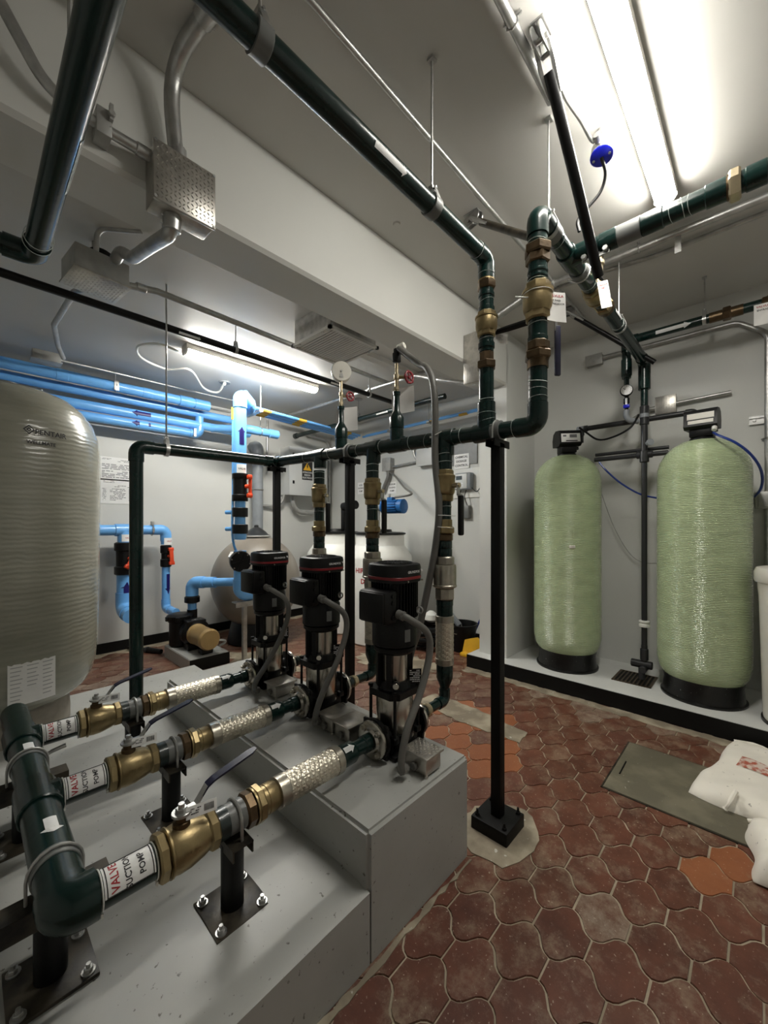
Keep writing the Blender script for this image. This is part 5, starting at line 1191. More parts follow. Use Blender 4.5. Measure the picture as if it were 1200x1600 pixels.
# =================================================================== SOFTENER TANKS ON THE PLINTH
def softener():
    t = thing('softener_tank', 'x', 'tank', (0, 0, QH), 'green softener tanks')
    m = MB(); m.lathe([(.12, .24), (.20, .255), (.252, .29), (.285, .345), (.30, .42), (.3015, .55), (.3015, 1.88), (.298, 1.95), (.282, 2.01), (.25, 2.07), (.20, 2.125), (.14, 2.162), (.09, 2.175), (.06, 2.178)], (0, 0, 0), EZ, 64); sh = part('shell', m, 'tank', t)
    m = MB(); m.lathe([(.275, QH), (.277, QH + .015), (.262, QH + .022), (.252, QH + .12), (.262, QH + .165), (.25, QH + .17)], (0, 0, 0), EZ, 48); part('boot', m, 'tankbase', t)
    return t
def valve_head(t, c, fd, w=.20, display=True):
    """control head: fd = facing direction"""
    c = V(c[0], c[1], 0); fd = Vector(fd).normalized(); rt = EZ.cross(fd); rm = Matrix((rt, fd, EZ)).transposed()
    L = lambda x, y, z: c + rt * x + fd * y + EZ * z
    m = MB(); m.lathe([(.075, 2.155), (.085, 2.165), (.085, 2.185), (.07, 2.20)], (c.x, c.y, 0), EZ, 24); m.box(L(0, .0, 2.235), (w * .72, .15, .08), rm, bev=.012); part('valve_body', m, 'blackplastic', t)
    m = MB(); hw = w / 2
    prof = [(-.11, 2.27), (.085, 2.255), (.118, 2.275), (.10, 2.385), (.085, 2.405), (-.02, 2.42), (-.09, 2.40), (-.12, 2.34)]
    o = V(c.x, c.y, 0) - rt * hw; m.prism(prof, o, fd, EZ, rt * w); h = part('control_head', m, 'blackplastic', t)
    a = V(c.x, c.y, 0) + fd * .1185 + EZ * 2.28; b = V(c.x, c.y, 0) + fd * .1022 + EZ * 2.38; up = (b - a).normalized(); n = rt.cross(up)
    if n.dot(fd) < 0: n = -n
    mid = a.lerp(b, .5)
    q4 = lambda m, x0, x1, y0, y1, e: m.add([mid + rt * x0 + up * y0 + n * e, mid + rt * x1 + up * y0 + n * e, mid + rt * x1 + up * y1 + n * e, mid + rt * x0 + up * y1 + n * e, mid + rt * x0 + up * y0, mid + rt * x1 + up * y0, mid + rt * x1 + up * y1, mid + rt * x0 + up * y1], [(0, 1, 2, 3), (0, 1, 5, 4), (1, 2, 6, 5), (2, 3, 7, 6), (3, 0, 4, 7)])
    if display:
        m = MB(); q4(m, -hw * .86, hw * .86, -.042, .042, .002); f = part('face_plate', m, 'sticker', h, 'white control panel face')
        m = MB(); q4(m, -hw * .1, hw * .55, .0, .032, .0032); q4(m, -hw * .7, -hw * .4, .01, .028, .0032)
        part('display', m, 'greyink', f)
        m = MB(); q4(m, -hw * .45, hw * .6, -.036, -.026, .0026); part('button_row', m, 'ink', f)
    else:
        m = MB(); q4(m, -hw * .78, hw * .82, -.002, .045, .002); q4(m, -hw * .72, hw * .78, -.04, -.012, .002); part('face_plate', m, 'cream', h, 'blank cream front panels')
    m = MB(); m.box(V(c.x, c.y, 2.413) - fd * .0 + rt * .03, (.02, .012, .008), rm); part('latch', m, 'white', h)
    m = MB()
    for x in (-.03, .03): m.cyl(L(x, -.06, 2.235), L(x, -.13, 2.235), .020, 12)
    m.cyl(L(hw * .6, .03, 2.24), L(hw * .95, .03, 2.24), .016, 12); part('pipe_ports', m, 'darkpvc', t)
    return t
vd = lambda x, y: V(-x, -y, 0).normalized()
S1, S2 = (4.06, 1.385), (4.06, .345)
a = softener(); b = copy_tree(a); 
a.location = (*S1, QH); a['label'] = 'green softener tank nearer the pillar, with white control panel face'
b.location = (*S2, QH); b['label'] = 'green softener tank on the right, with blank cream control panels'
valve_head(a, S1, V(-.80, -.60, 0).normalized()); valve_head(b, S2, V(-.97, .05, 0), .21, False)
m = MB(); m.box((S1[0] - .27, S1[1] - .14, 1.30), (.012, .05, .028), Matrix.Rotation(R(35), 3, 'Z'), bev=.004); part('smudge_plate', m, 'cream', a)
t = thing('brine_tank', 'cream plastic brine tank cut by the right edge of the view', 'tank', (3.895, -.245, QH))
m = MB(); m.lathe([(.235, QH), (.24, QH + .03), (.262, 1.0), (.268, 1.06), (.268, 1.10)], (3.895, -.245, 0), EZ, 48); part('body', m, 'cream', t)
m = MB(); m.lathe([(.282, 1.10), (.288, 1.11), (.288, 1.17), (.275, 1.20), (.14, 1.225)], (3.895, -.245, 0), EZ, 48); part('lid', m, 'cream', t); m = MB(); m.lathe([(.25, QH), (.25, QH + .02)], (3.895, -.245, 0), EZ, 40); part('foot_ring', m, 'tankbase', t)
# pipework between and behind the two tanks
t = thing('softener_pipework', 'dark grey plastic pipes joining the two softener tanks along the wall', 'pipe', (4.12, .77, 2.0))
def prun(m, pts, r=.019, sock=1.3): green_run(m, pts, r, sock, 1.3, 12)
m = MB(); prun(m, [(4.12, .75, 2.52), (4.12, .75, 2.16)], .026); collar(m, (4.12, .75, 2.50), EZ, .036, .09); collar(m, (4.12, .75, 2.10), EZ, .036, .10); m.cyl((4.12, .75, 2.06), (4.12, .75, 2.5), .026, 14)
prun(m, [(4.14, 1.28, 2.30), (4.14, 1.28, 2.43), (4.14, .40, 2.43), (4.14, .40, 2.30)], .024); prun(m, [(4.15, 1.16, 2.12), (4.15, .58, 2.12)], .021); prun(m, [(4.18, 1.16, 2.17), (4.18, .58, 2.17)], .016)
collar(m, (4.13, .75, 2.12), EY, .034, .12); collar(m, (4.12, .75, 2.43), EZ, .036, .10); part('pipe', m, 'darkpvc', t)
m = MB(); collar(m, (4.14, 1.28, 2.43), EY, .031, .07); part('coupling', m, 'greypvc', t); m = MB(); collar(m, (4.12, .75, 2.46), EZ, .037, .04); part('coupling', m, 'greypvc', t)
m = MB(); m.cyl((4.10, .72, 2.21), (4.06, .70, 2.21), .02, 12); m.cyl((4.06, .70, 2.21), (4.045, .69, 2.21), .028, 12); part('drain_plug', m, 'greypvc', t)
t = thing('drain_pipe', 'upright dark grey drain pipe ending in tees over the floor grate', 'pipe', (4.12, .76, .19))
m = MB(); m.cyl((4.12, .75, .42), (4.12, .75, 2.05), .022, 14); m.cyl((4.12, .75, .24), (4.12, .75, .44), .024, 14); collar(m, (4.12, .75, .36), EZ, .032, .10); collar(m, (4.12, .77, .27), EY, .034, .16); collar(m, (4.09, .75, .24), V(1, 0, 0), .030, .10); m.cyl((4.07, .76, .155), (4.07, .76, .25), .026, 14); part('pipe', m, 'darkpvc', t)
m = MB(); m.lathe([(.03, 0), (.042, .005), (.042, .025), (.034, .03), (.034, .04), (.042, .045), (.042, .055), (.03, .06)], (4.12, .75, .60), EZ, 20); part('clamp_ring', m, 'white', t, 'white coupling ring')
t = thing('floor_grate', 'slotted metal drain grate set in the plinth under the drain pipe', 'grate', (4.0, .83, QH))
ga = [atZ(968, 1048, QH), atZ(957, 1062, QH), atZ(1027, 1059, QH), atZ(1018, 1075, QH)]
gx0 = min(p.x for p in ga); gx1 = max(p.x for p in ga); gy0 = min(p.y for p in ga); gy1 = max(p.y for p in ga)
m = MB(); m.span((gx0, gy0, QH - .001), (gx1, gy1, QH + .0015)); part('shade_sheet', m, 'blackpaint', t)  # thin black sheet standing in for the shade below the bars
m = MB(); e = .012
for p0, p1 in (((gx0, gy0), (gx0 + e, gy1)), ((gx1 - e, gy0), (gx1, gy1)), ((gx0, gy0), (gx1, gy0 + e)), ((gx0, gy1 - e), (gx1, gy1))): m.span((*p0, QH), (*p1, QH + .006))
part('frame', m, 'brassdark', t)
for k in range(10):
    y = gy0 + (gy1 - gy0) * (k + .5) / 10; m = MB(); m.span((gx0, y - .006, QH + .001), (gx1, y + .006, QH + .0055)); part('bar', m, 'brassdark', t)
# gauge on the small drop pipe
gx, gy = xp, .872
t = thing('pressure_gauge', 'round white-faced pressure gauge on the drop pipe above the tanks', 'gauge', (gx, gy, 2.58))
gn = vd(gx, gy); c = V(gx, gy, 2.68) + gn * .05
m = MB(); m.lathe([(.044, -.02), (.050, -.015), (.050, .008), (.046, .014), (.042, .014)], c, gn, 26); part('case', m, 'blackplastic', t)
m = MB(); m.cyl(c + gn * .0135, c + gn * .0155, .043, 24); f = part('dial', m, 'sticker', t)
m = MB(); u = EZ.cross(gn)
for k in range(11):
    a = R(225 - 27 * k); e = u * math.cos(a) + EZ * math.sin(a); m.tube([c + gn * .0165 + e * .030, c + gn * .0165 + e * .038], .0014, 4)
m.tube([c + gn * .017 - (u * .6 + EZ * -.3) * .012, c + gn * .017 + (u * .75 - EZ * .5).normalized() * -.030], .0016, 4); part('needle_and_scale', m, 'ink', f)
m = MB(); m.cyl((gx, gy, 2.48), (gx, gy, 2.70), .016, 12); m.cyl((gx, gy, 2.68), c, .012, 10); collar(m, (gx, gy, 2.60), EZ, .024, .05); part('stem', m, 'blackplastic', t)
m = MB(); m.cyl(V(gx, gy, 2.55) + gn * .02, V(gx, gy, 2.62) + gn * .02, .010, 8); part('tap', m, 'galv', t)
m = MB(); m.box(V(gx, gy, 2.545) + gn * .03, (.03, .05, .03), bev=.008); part('tap_handle', m, 'bluecap', t, 'blue tap handle')
t = thing('elbow_pipe', 'grey plastic elbow below the white-faced gauge', 'pipe', (gx, gy, 2.42)); m = MB(); m.tube(smooth([(gx, gy, 2.52), (gx, gy, 2.46), (gx + .02, gy - .03, 2.425), (4.14, gy - .09, 2.42)], 6), .024, 12); part('pipe', m, 'greypvc', t)
m = MB(); collar(m, (4.13, gy - .08, 2.42), V(.7, -.7, 0), .027, .03); part('ring', m, 'white', t, 'white ring')
t = thing('junction_box', 'small box with tread cover on the wall between the softener tanks', 'junction box', atX(1040, 632, 4.4)); p = atX(1040, 632, 4.42)
m = MB(); m.box(p + V(.04, 0, 0), (.08, .15, .15), bev=.006); part('body', m, 'alu', t); m = MB(); m.box(p + V(-.005, 0, 0), (.012, .16, .16), bev=.003); l = part('cover', m, 'alu', t); m = MB(); tread(m, p + V(-.0112, 0, 0), -EY, EZ, .15, .15, .018, .016, .0025); part('tread', m, 'alu', l)
conduit('short conduit either side of the small tread box between the tanks', [p + V(.04, .30, -.1), p + V(.04, .20, -.04), p + V(.04, .08, .0), p + V(.04, -.45, .02)], .016, .05, mt='galv', couplers=[(p + V(.04, .11, -.01), EY)])
def hosething(label, pts, r, mt, name='tube', cat='tube'):
    t = thing(name, label, cat, pts[0]); m = MB(); m.tube(smooth(pts, 8), r, 8); part('tube', m, mt, t); return t
hosething('black cable hanging from the pipe joint down to the left control head', [atX(998, 648, 4.1), atX(985, 668, 4.05), atX(960, 682, 4.05), atX(935, 687, 4.05), atX(915, 675, 4.03), atX(905, 668, 4.02)], .009, 'blackplastic', 'cable', 'cable')
hosething('blue tube curving from the right control head over the tank shoulder', [atX(1115, 676, 3.93), atX(1122, 680, 3.84), atX(1150, 692, 3.80), atX(1175, 712, 3.85), atX(1190, 738, 3.95), atX(1188, 765, 4.1), atX(1168, 785, 4.35)], .009, 'bluetube')
hosething('blue tube drooping between the two softener tanks', [atX(936, 722, 4.05), atX(948, 736, 4.05), atX(970, 755, 4.1), atX(1000, 772, 4.15), atX(1030, 779, 4.2)], .008, 'bluetube')
hosething('thin grey wire sagging down the wall between the softener tanks', [atX(937, 762, 4.3), atX(950, 800, 4.42), atX(965, 835, 4.44), atX(985, 866, 4.45), atX(1005, 879, 4.44), atX(1030, 880, 4.3)], .0035, 'galvdull')
m = MB(); p = atX(1116, 672, 3.94); t = thing('tube_fitting', 'white push fitting where the blue tube leaves the right control head', 'tube fitting', p); m.cyl(p + V(.02, .0, .03), p, .017, 12, bev=.003); part('fitting', m, 'white', t)

# sacks lying on the hatch
def sack(label, cx, cy, L, W, H, rot, seed, marks=None):
    q = random.Random(seed); t = thing('woven_sack', label, 'sack', (cx, cy, .008), 'sacks on the hatch'); nx, ny = 34, 24
    ph = [q.uniform(0, 6.28) for _ in range(8)]
    def S(u, v, top):
        x = (2 * u - 1); y = (2 * v - 1); ex = max(0, 1 - abs(x) ** 9); ey = max(0, 1 - abs(y) ** 9)
        wob = .05 * math.sin(x * 6 + ph[0] + y * 3) * math.sin(y * 5 + ph[1]) + .03 * math.sin(x * 13 + y * 9 + ph[2])
        hgt = H * (ex * ey) ** .5 * (.85 + wob * 1.3) if top else .0
        if top and abs(x) > .86: hgt *= .90 + .10 * math.sin(y * 14 + ph[3])
        px_ = x * L / 2 * (1 + .03 * math.sin(y * 4 + ph[4])); py_ = y * W / 2 * (1 + .04 * math.sin(x * 5 + ph[5]))
        return V(px_, py_, max(hgt, .004) if top else 0)
    rm = Matrix.Rotation(rot, 3, 'Z'); o = V(cx, cy, .0085); m = MB(); vs = []
    for top in (1, 0): vs += [o + rm @ S(i / nx, j / ny, top) for i in range(nx + 1) for j in range(ny + 1)]
    k = ny + 1; n = (nx + 1) * k; fs = []
    for i in range(nx):
        for j in range(ny):
            a = i * k + j; fs += [(a, a + k, a + k + 1, a + 1), (n + a, n + a + 1, n + a + k + 1, n + a + k)]
    rim = [i * k for i in range(nx + 1)] + [nx * k + j for j in range(1, k)] + [i * k + ny for i in range(nx - 1, -1, -1)] + [j for j in range(ny - 1, 0, -1)]
    for a, b in zip(rim, rim[1:] + rim[:1]): fs.append((a, b, n + b, n + a))
    m.add(vs, fs); b_ = part('bag', m, 'sack', t, sharp=60)
    m = MB(); ed = [S(.995, j / 12, 1) for j in range(13)]; m.tube([o + rm @ (p + V(.012, 0, .014)) for p in ed], [.009 + .004 * math.sin(j * 2.1) for j in range(13)], 8); part('sewn_end', m, 'sack', b_)
    if marks:
        u0, u1, v0, v1 = marks; m = MB(); g = 18; vs = [o + rm @ (S(u0 + (u1 - u0) * i / g, v0 + (v1 - v0) * j / g, 1) + V(0, 0, .0025)) for i in range(g + 1) for j in range(g + 1)]
        m.add(vs, [(i * (g + 1) + j, (i + 1) * (g + 1) + j, (i + 1) * (g + 1) + j + 1, i * (g + 1) + j + 1) for i in range(g) for j in range(g)]); part('faded_print', m, 'sackmark', b_, 'faded reddish printed band', sharp=60)
    return t
sa = atZ(1078, 1240, 0); sb = atZ(1140, 1176, 0)
s1 = sack('white woven sack with faded red print lying flat on the hatch', 3.14, -.055, .84, .56, .085, R(-11), 2, (.46, .62, .22, .80))
s2 = sack('crumpled white woven sack lying in front of the printed sack, at the right edge', 2.50, -.23, .40, .54, .12, R(6), 5)
m = MB(); a = atZ(1165, 1225, .09); m.tube(smooth([atZ(1150, 1237, .09), atZ(1140, 1255, .06), atZ(1133, 1264, .025)], 5), [.012] * 5 + [.009] * 5 + [.013], 8); part('twisted_corner', m, 'sack', s1)

# =================================================================== LEFT ROOM: BLUE PIPES
def blue_run(m, pts, r, n=16): return green_run(m, pts, r, 1.12, 1.6, n)
def blue_band(m, p, d, r, L): return collar(m, p, d, r * 1.12, L)
BP = (('upper front blue pipe along the left wall, with a steel strap', 5.15, 3.02, .055, -1.1, 2.02), ('upper rear blue pipe along the left wall', 5.32, 2.945, .050, -1.1, 2.6), ('third blue pipe down the left wall, with upper navy arrow', 5.30, 2.79, .055, -1.1, 2.75), ('lowest blue pipe along the left wall, with lower navy arrow', 5.30, 2.675, .050, -1.1, 2.1))
for k, (lb, y, z, r, x0, x1) in enumerate(BP):
    t = thing('blue_pipe', lb, 'pipe', (.8, y, z), 'blue pipes along the left wall'); m = MB()
    if k == 0: m.cyl((x0, y, z), (x1, y, z), r, 16); collar(m, (1.88, y, z), EX, r * 1.17, .16); m.cyl((1.98, y, z), (2.16, y, z), r * 1.15, 18)
    elif k == 1: m.cyl((x0, y, z), (x1, y, z), r, 16)
    elif k == 2: m.lathe([(r, x0), (r, x1), (r * .8, x1 + .05), (r * .3, x1 + .07)], (0, y, z), EX, 16); collar(m, (x1 - .12, y, z), EX, r * 1.15, .2)
    else: blue_run(m, [(x0, y, z), (x1, y, z), (x1, y, 2.9)], r)
    for xs in (.98, 1.75): 
        if k in (0, 3): collar(m, (xs - .3, y, z), EX, r * 1.06, .10)
    part('pipe', m, 'blue', t)
    if k >= 2:
        m = MB(); arrow_patch(m, (1.42, y, z), -EX, V(0, -.97, .12), r + .0005, .20, r * 1.5, .3); part('flow_arrow', m, 'navy', t, 'navy blue arrow')
    if k == 0:
        m = MB(); m.torus((1.14, y, z), EX, r + .004, .005, 20, 6); m.box((1.14, y - r - .004, z), (.045, .004, .11)); m.cyl((1.14, y, z + r), (1.14, y, HL), .005, 8); part('strap', m, 'galv', t)
    if k == 3:
        m = MB(); m.box((2.02, y - .03, z), (.03, .09, .10)); part('strap', m, 'galv', t)
# riser with valve and flow meter on a steel stand
rx, ry = 2.055, 4.10; rz = lambda py: 1.5 - (py - 820) * .00697
t = thing('blue_riser', 'thick blue riser pipe with red-handled valve and round black flow meter', 'pipe', (rx, ry, .71))
m = MB(); r = .066
blue_run(m, [(rx + .16, ry, .745), (rx, ry, .745), (rx, ry, 1.22)], r, 20); part('lower_pipe', m, 'blue', t)
m = MB(); m.cyl((rx, ry, 1.34), (rx, ry, 2.0), r * .86, 18); m.cyl((rx, ry, 1.35), (rx, ry, 1.50), r * 1.02, 18, bev=.004); part('middle_pipe', m, 'blue', t)
m = MB(); blue_run(m, [(rx, ry, 1.98), (rx, ry, 2.93), (rx + .15, ry + .04, 2.82), (rx + .20, ry + .5, 2.82)], r, 20); part('upper_pipe', m, 'blue', t)
nv = vd(rx, ry)
m = MB(); arrow_patch(m, (rx, ry, rz(683)), EZ, (nv + V(.25, -.25, 0)).normalized(), r + .0006, .19, .09, .28); part('flow_arrow', m, 'navy', t, 'navy blue arrow')
m = MB(); wrap_patch(m, (rx, ry, 2.09), EZ, (nv + V(.3, -.3, 0)).normalized(), r + .0004, -.06, .06, -50, 50, 6); lb = part('label', m, 'sticker', t)
m = MB(); text_round(m, 'VALVE', .03, (rx, ry, 2.10), EZ, (nv + V(.3, -.3, 0)).normalized(), EZ, r + .0018); part('lettering', m, 'ink', lb)
m = MB(); m.lathe([(.08, 1.995), (.083, 2.0), (.083, 2.05), (.072, 2.055)], (rx, ry, 0), EZ, 20); m.lathe([(.072, 1.79), (.072, 2.0)], (rx, ry, 0), EZ, 20); m.lathe([(.08, 1.755), (.083, 1.76), (.083, 1.82), (.07, 1.83)], (rx, ry, 0), EZ, 20); v_ = part('valve_body', m, 'blackplastic', t)
hd = V(.5, -.86, 0).normalized(); sd = EZ.cross(hd)
m = MB(); c = V(rx, ry, 1.915) + hd * .115; m.box(c + EZ * .10, (.05, .05, .05), bev=.012); m.box(c - EZ * .10, (.055, .05, .05), bev=.012); m.box(c + sd * .012, (.034, .022, .24), Matrix.Rotation(math.atan2(hd.y, hd.x), 3, 'Z'), bev=.006); m.cyl(V(rx, ry, 1.915) + hd * .06, c, .022, 12); part('valve_handle', m, 'red', v_, 'orange-red valve handle')
for z in (1.635, 1.455):
    m = MB(); m.lathe([(.078, -.05), (.083, -.045), (.083, .045), (.078, .05)], (rx, ry, z), EZ, 20); m.box(V(rx, ry, z) + sd * .09, (.05, .05, .085)); cl = part('saddle_clamp', m, 'blackplastic', t)
    for a in (-.03, .03):
        m = MB(); p = V(rx, ry, z + a) + nv * .083 - hd * .03; m.cyl(p, p + nv * .008, .008, 8); part('bolt', m, 'steeldull', cl)
    m = MB(); p = V(rx, ry, z) - V(.688, -.725, 0) * .09; m.cyl(p, p - V(.688, -.725, 0) * .07, .022, 12, bev=.006); part('tube_stub', m, 'blue', cl)
c = V(rx, ry, rz(876)); fm = (nv + V(.08, -.08, 0)).normalized()
m = MB(); m.cyl(c - EZ * .10, c + EZ * .10, .068, 18); m.lathe([(.105, -.03), (.112, -.02), (.112, .085), (.105, .10)], c, fm, 26); f = part('flow_meter', m, 'blackplastic', t)
u = EZ.cross(fm)
m = MB()
for k in range(6):
    a = R(60 * k + 15); e = u * math.cos(a) + EZ * math.sin(a); m.box(c + fm * .101 + e * .055, (.10, .016, .010), Matrix((e, u * -math.sin(a) + EZ * math.cos(a), fm)).transposed())
part('ribs', m, 'cast', f)
for k in range(6):
    a = R(60 * k + 45); e = u * math.cos(a) + EZ * math.sin(a); m = MB(); m.cyl(c + fm * .098 + e * .095, c + fm * .108 + e * .095, .007, 8); part('bolt', m, 'steeldull', f)
t = thing('pipe_stand', 'upright galvanised strut carrying the foot of the blue riser', 'pipe support', (rx + .03, ry, 0))
m = MB(); m.box((rx + .05, ry, .33), (.042, .042, .655)); m.box((rx + .05, ry, .004), (.12, .12, .008)); part('strut', m, 'galv', t); m = MB(); m.box((rx + .03, ry, .665), (.20, .10, .012)); m.box((rx + .03, ry - .05, .64), (.20, .006, .05)); part('top_plate', m, 'galv', t)
hosething('thin light blue tube with yellow band standing behind the blue riser', [(rx - .055, ry + .05, rz(645)), (rx - .055, ry + .05, rz(760)), (rx - .05, ry + .06, rz(845)), (rx + .07, ry + .05, rz(880)), (rx + .09, ry + .02, rz(900))], .014, 'blue', 'blue_tube')
m = MB(); m.cyl((rx - .056, ry + .05, rz(657)), (rx - .056, ry + .05, rz(638)), .018, 12); solo('yellow_sleeve', m, 'yellowband', 'yellow sleeve on the thin tube behind the blue riser', 'pipe sleeve', V(rx - .056, ry + .05, rz(657)))
# low wall manifold with two drops
yb = 5.30; zb = 1.44
t = thing('blue_manifold', 'blue manifold low on the left wall with two drops, behind the green post', 'pipe', (1.3, yb, zb))
xa, xb = 1.262, 1.70
m = MB(); m.cyl((-.9, yb, zb), (1.1, yb, zb), .060, 18); tee(m, (xa, yb, zb), EX, -EZ, .060, .060); m.cyl((1.1, yb, zb), (1.45, yb, zb), .060, 18); blue_run(m, [(1.42, yb, zb), (xb, yb, zb), (xb, yb, 1.26)], .056, 18); part('header', m, 'blue', t)
m = MB(); blue_run(m, [(xa, yb, .93), (xa, yb, .53), (xa - .01, yb - .30, .50)], .078, 20); part('large_drop', m, 'blue', t)
m = MB(); blue_run(m, [(xb, yb, 1.02), (xb, yb, .475), (xb + .02, 5.02, .465)], .046, 16); part('small_drop', m, 'blue', t)
for x, r, z0, z1, d in ((xa, .10, .93, 1.30, 1), (xb, .062, .985, 1.25, 0)):
    m = MB(); m.lathe([(r * .85, z0), (r, z0 + .01), (r, z0 + .09), (r * .82, z0 + .10), (r * .82, z1 - .10), (r, z1 - .09), (r, z1 - .01), (r * .85, z1)], (x, yb, 0), EZ, 22); vb = part('valve_body', m, 'blackplastic', t)
    hh = V(.35, -.94, 0).normalized(); cz = (z0 + z1) / 2; c = V(x, yb, cz) + hh * (r + .035); m = MB(); rm = Matrix.Rotation(R(-32 if d else 4), 3, hh)
    m.box(c, (.045, .03, .24 if d else .20), rm, bev=.008)
    for s in (-1, 1): m.box(c + rm @ V(0, .01, s * (.10 if d else .085)), (.06, .05, .04), rm, bev=.008)
    m.cyl(V(x, yb, cz) + hh * r * .6, c, .02, 10); part('valve_handle', m, 'red', vb, 'orange-red valve handle')
    m = MB(); wrap_patch(m, (x, yb, z1 + .05), EZ, V(.30, -.95, 0), (.072 if d else .066), -.04, .04, -52, 52, 6); l = part('label', m, 'sticker', t); m = MB(); text_round(m, 'VALVE', .022, (x, yb, z1 + .05), EZ, V(.30, -.95, 0), EZ, .0735 if d else .0675); part('lettering', m, 'redink', l)
m = MB(); arrow_patch(m, (xa + .0, yb, .745), EZ, V(.1, -1, 0), .0785, .21, .12, .3); part('up_arrow', m, 'navy', t, 'navy arrow pointing up')
m = MB(); arrow_patch(m, (xb, yb, .775), -EZ, V(.3, -.95, 0), .0465, .25, .075, .3); part('down_arrow', m, 'navy', t, 'navy arrow pointing down')
m = MB(); m.torus((1.545, yb, zb), EX, .066, .006, 20, 6); m.box((1.545, yb - .02, zb + .08), (.03, .05, .04)); m.box((1.545, yb - .065, zb), (.02, .01, .06)); part('strap', m, 'galv', t)
# bundle of thin tubes on hangers
for k in range(4):
    y = 4.45 + .055 * k; t = thing('blue_tube', ('first thin blue tube of the rack, nearest the camera side', 'second thin blue tube of the rack', 'third thin blue tube of the rack', 'last thin blue tube of the rack, nearest the left wall')[k], 'tube', (3.0, y, 2.85), 'thin blue tubes on the rack')
    m = MB(); m.cyl((2.30, y, 2.925 - .008 * k), (4.15, y, 2.86 - .008 * k), .0165, 10); part('tube', m, 'blue', t)
    for x in (2.52, 3.05, 3.85):
        zz = 2.93 - .008 * k - .07 * (x - 2.05) / 2.1; m = MB(); m.cyl((x, y, zz), (x + .12, y, zz - .004), .0185, 10); part('band', m, 'yellowband', t, 'yellow band')
t = thing('tube_rack', 'steel cross bar hanging on two rods under the thin blue tubes', 'bracket', (2.45, 4.53, 2.87)); m = MB(); m.box((2.45, 4.53, 2.872), (.045, .36, .03)); part('bar', m, 'galv', t)
for y in (4.37, 4.69):
    m = MB(); m.cyl((2.45, y, 2.85), (2.45, y, HL), .007, 8); part('rod', m, 'white', t)
t = thing('blue_pipe', 'blue elbow pipe with capped end below the thin blue tubes', 'pipe', (2.6, 4.75, 2.72)); m = MB(); blue_run(m, [(2.15, 5.05, 2.72), (2.50, 4.75, 2.72), (2.85, 4.75, 2.715)], .05); m.cyl((2.78, 4.75, 2.715), (2.92, 4.75, 2.715), .058, 16, bev=.01); part('pipe', m, 'blue', t); m = MB(); m.torus((2.66, 4.75, 2.717), EX, .054, .005, 18, 6); m.cyl((2.66, 4.75, 2.76), (2.66, 4.75, HL), .006, 8); part('hanger', m, 'galv', t)
for k in range(2):
    x = 4.22 + .06 * k; t = thing('blue_tube', ('thin blue tube along the far wall behind the gauge stubs, lower', 'thin blue tube along the far wall behind the gauge stubs, upper')[k], 'tube', (x, 3.6, 2.83), 'thin tubes on the far wall'); m = MB(); m.cyl((x, 2.25, 2.87 + .03 * k), (x, 4.45, 2.85 + .03 * k), .016, 10); part('tube', m, 'blue', t)
    for y in (3.05, 3.75, 2.6): m = MB(); m.cyl((x, y, 2.86 + .03 * k), (x, y + .12, 2.86 + .03 * k), .0185, 10); part('band', m, 'yellowband', t, 'yellow band')
for y, lb in ((3.85, 'rod hanger of the far wall tubes behind the cream gauge'), (3.15, 'rod hanger of the far wall tubes beside the long grey conduit')):
    t = thing('tube_hanger', lb, 'bracket', (4.25, y, 2.84)); m = MB(); m.box((4.25, y, 2.835), (.22, .04, .025)); m.cyl((4.17, y, 2.83), (4.17, y, HL), .007, 8); part('hanger', m, 'galvdull', t)
# =================================================================== POOL PUMP, FILTER, DRAIN
t = struct('equipment_base', worn_block([(1.565, 4.19), (1.975, 4.19), (1.975, 4.93), (1.565, 4.93)], 0, .132, .006), 'block')
struct('painted_edge', MB().span((1.565, 4.186, .002), (1.979, 4.19, .126)), 'blackpaint', t)
t = thing('strainer_pump', 'black strainer pump with gold motor canister on a low grey base', 'pump', (1.77, 4.6, .132))
m = MB(); c = (1.69, 4.80, 0); m.lathe([(.10, .135), (.115, .15), (.115, .40), (.125, .41), (.125, .44), (.11, .455)], c, EZ, 28); m.lathe([(.135, .43), (.14, .445), (.14, .475), (.12, .49), (.05, .50)], c, EZ, 28)
for k in range(6): 
    a = R(60 * k); m.box((c[0] + math.cos(a) * .135, c[1] + math.sin(a) * .135, .45), (.04, .04, .05), Matrix.Rotation(a, 3, 'Z'), bev=.006)
part('strainer_pot', m, 'cast', t)
m = MB(); m.lathe([(.09, 0), (.15, .02), (.155, .10), (.13, .13), (.12, .15)], (1.77, 4.66, .30), -EY, 28); m.box((1.77, 4.60, .42), (.20, .16, .05), bev=.012); m.cyl((1.82, 4.80, .42), (1.82, 4.80, .52), .055, 18); m.box((1.77, 4.56, .17), (.22, .14, .07), bev=.01); part('volute', m, 'cast', t); m = MB(); m.box((1.77, 4.30, .16), (.12, .10, .05), bev=.008); part('motor_foot', m, 'cast', t)
m = MB(); m.lathe([(.10, 0), (.112, .01), (.112, .04), (.106, .045), (.106, .30), (.112, .31), (.112, .335), (.098, .36), (.04, .362)], (1.76, 4.52, .30), -EY, 30); part('motor', m, 'gold', t, 'gold-coloured motor canister')
m = MB(); m.tube(smooth([(1.86, 4.3, .25), (1.95, 4.26, .24), (1.98, 4.30, .20), (1.95, 4.36, .16)], 5), .012, 8); part('cable', m, 'galvdull', t)
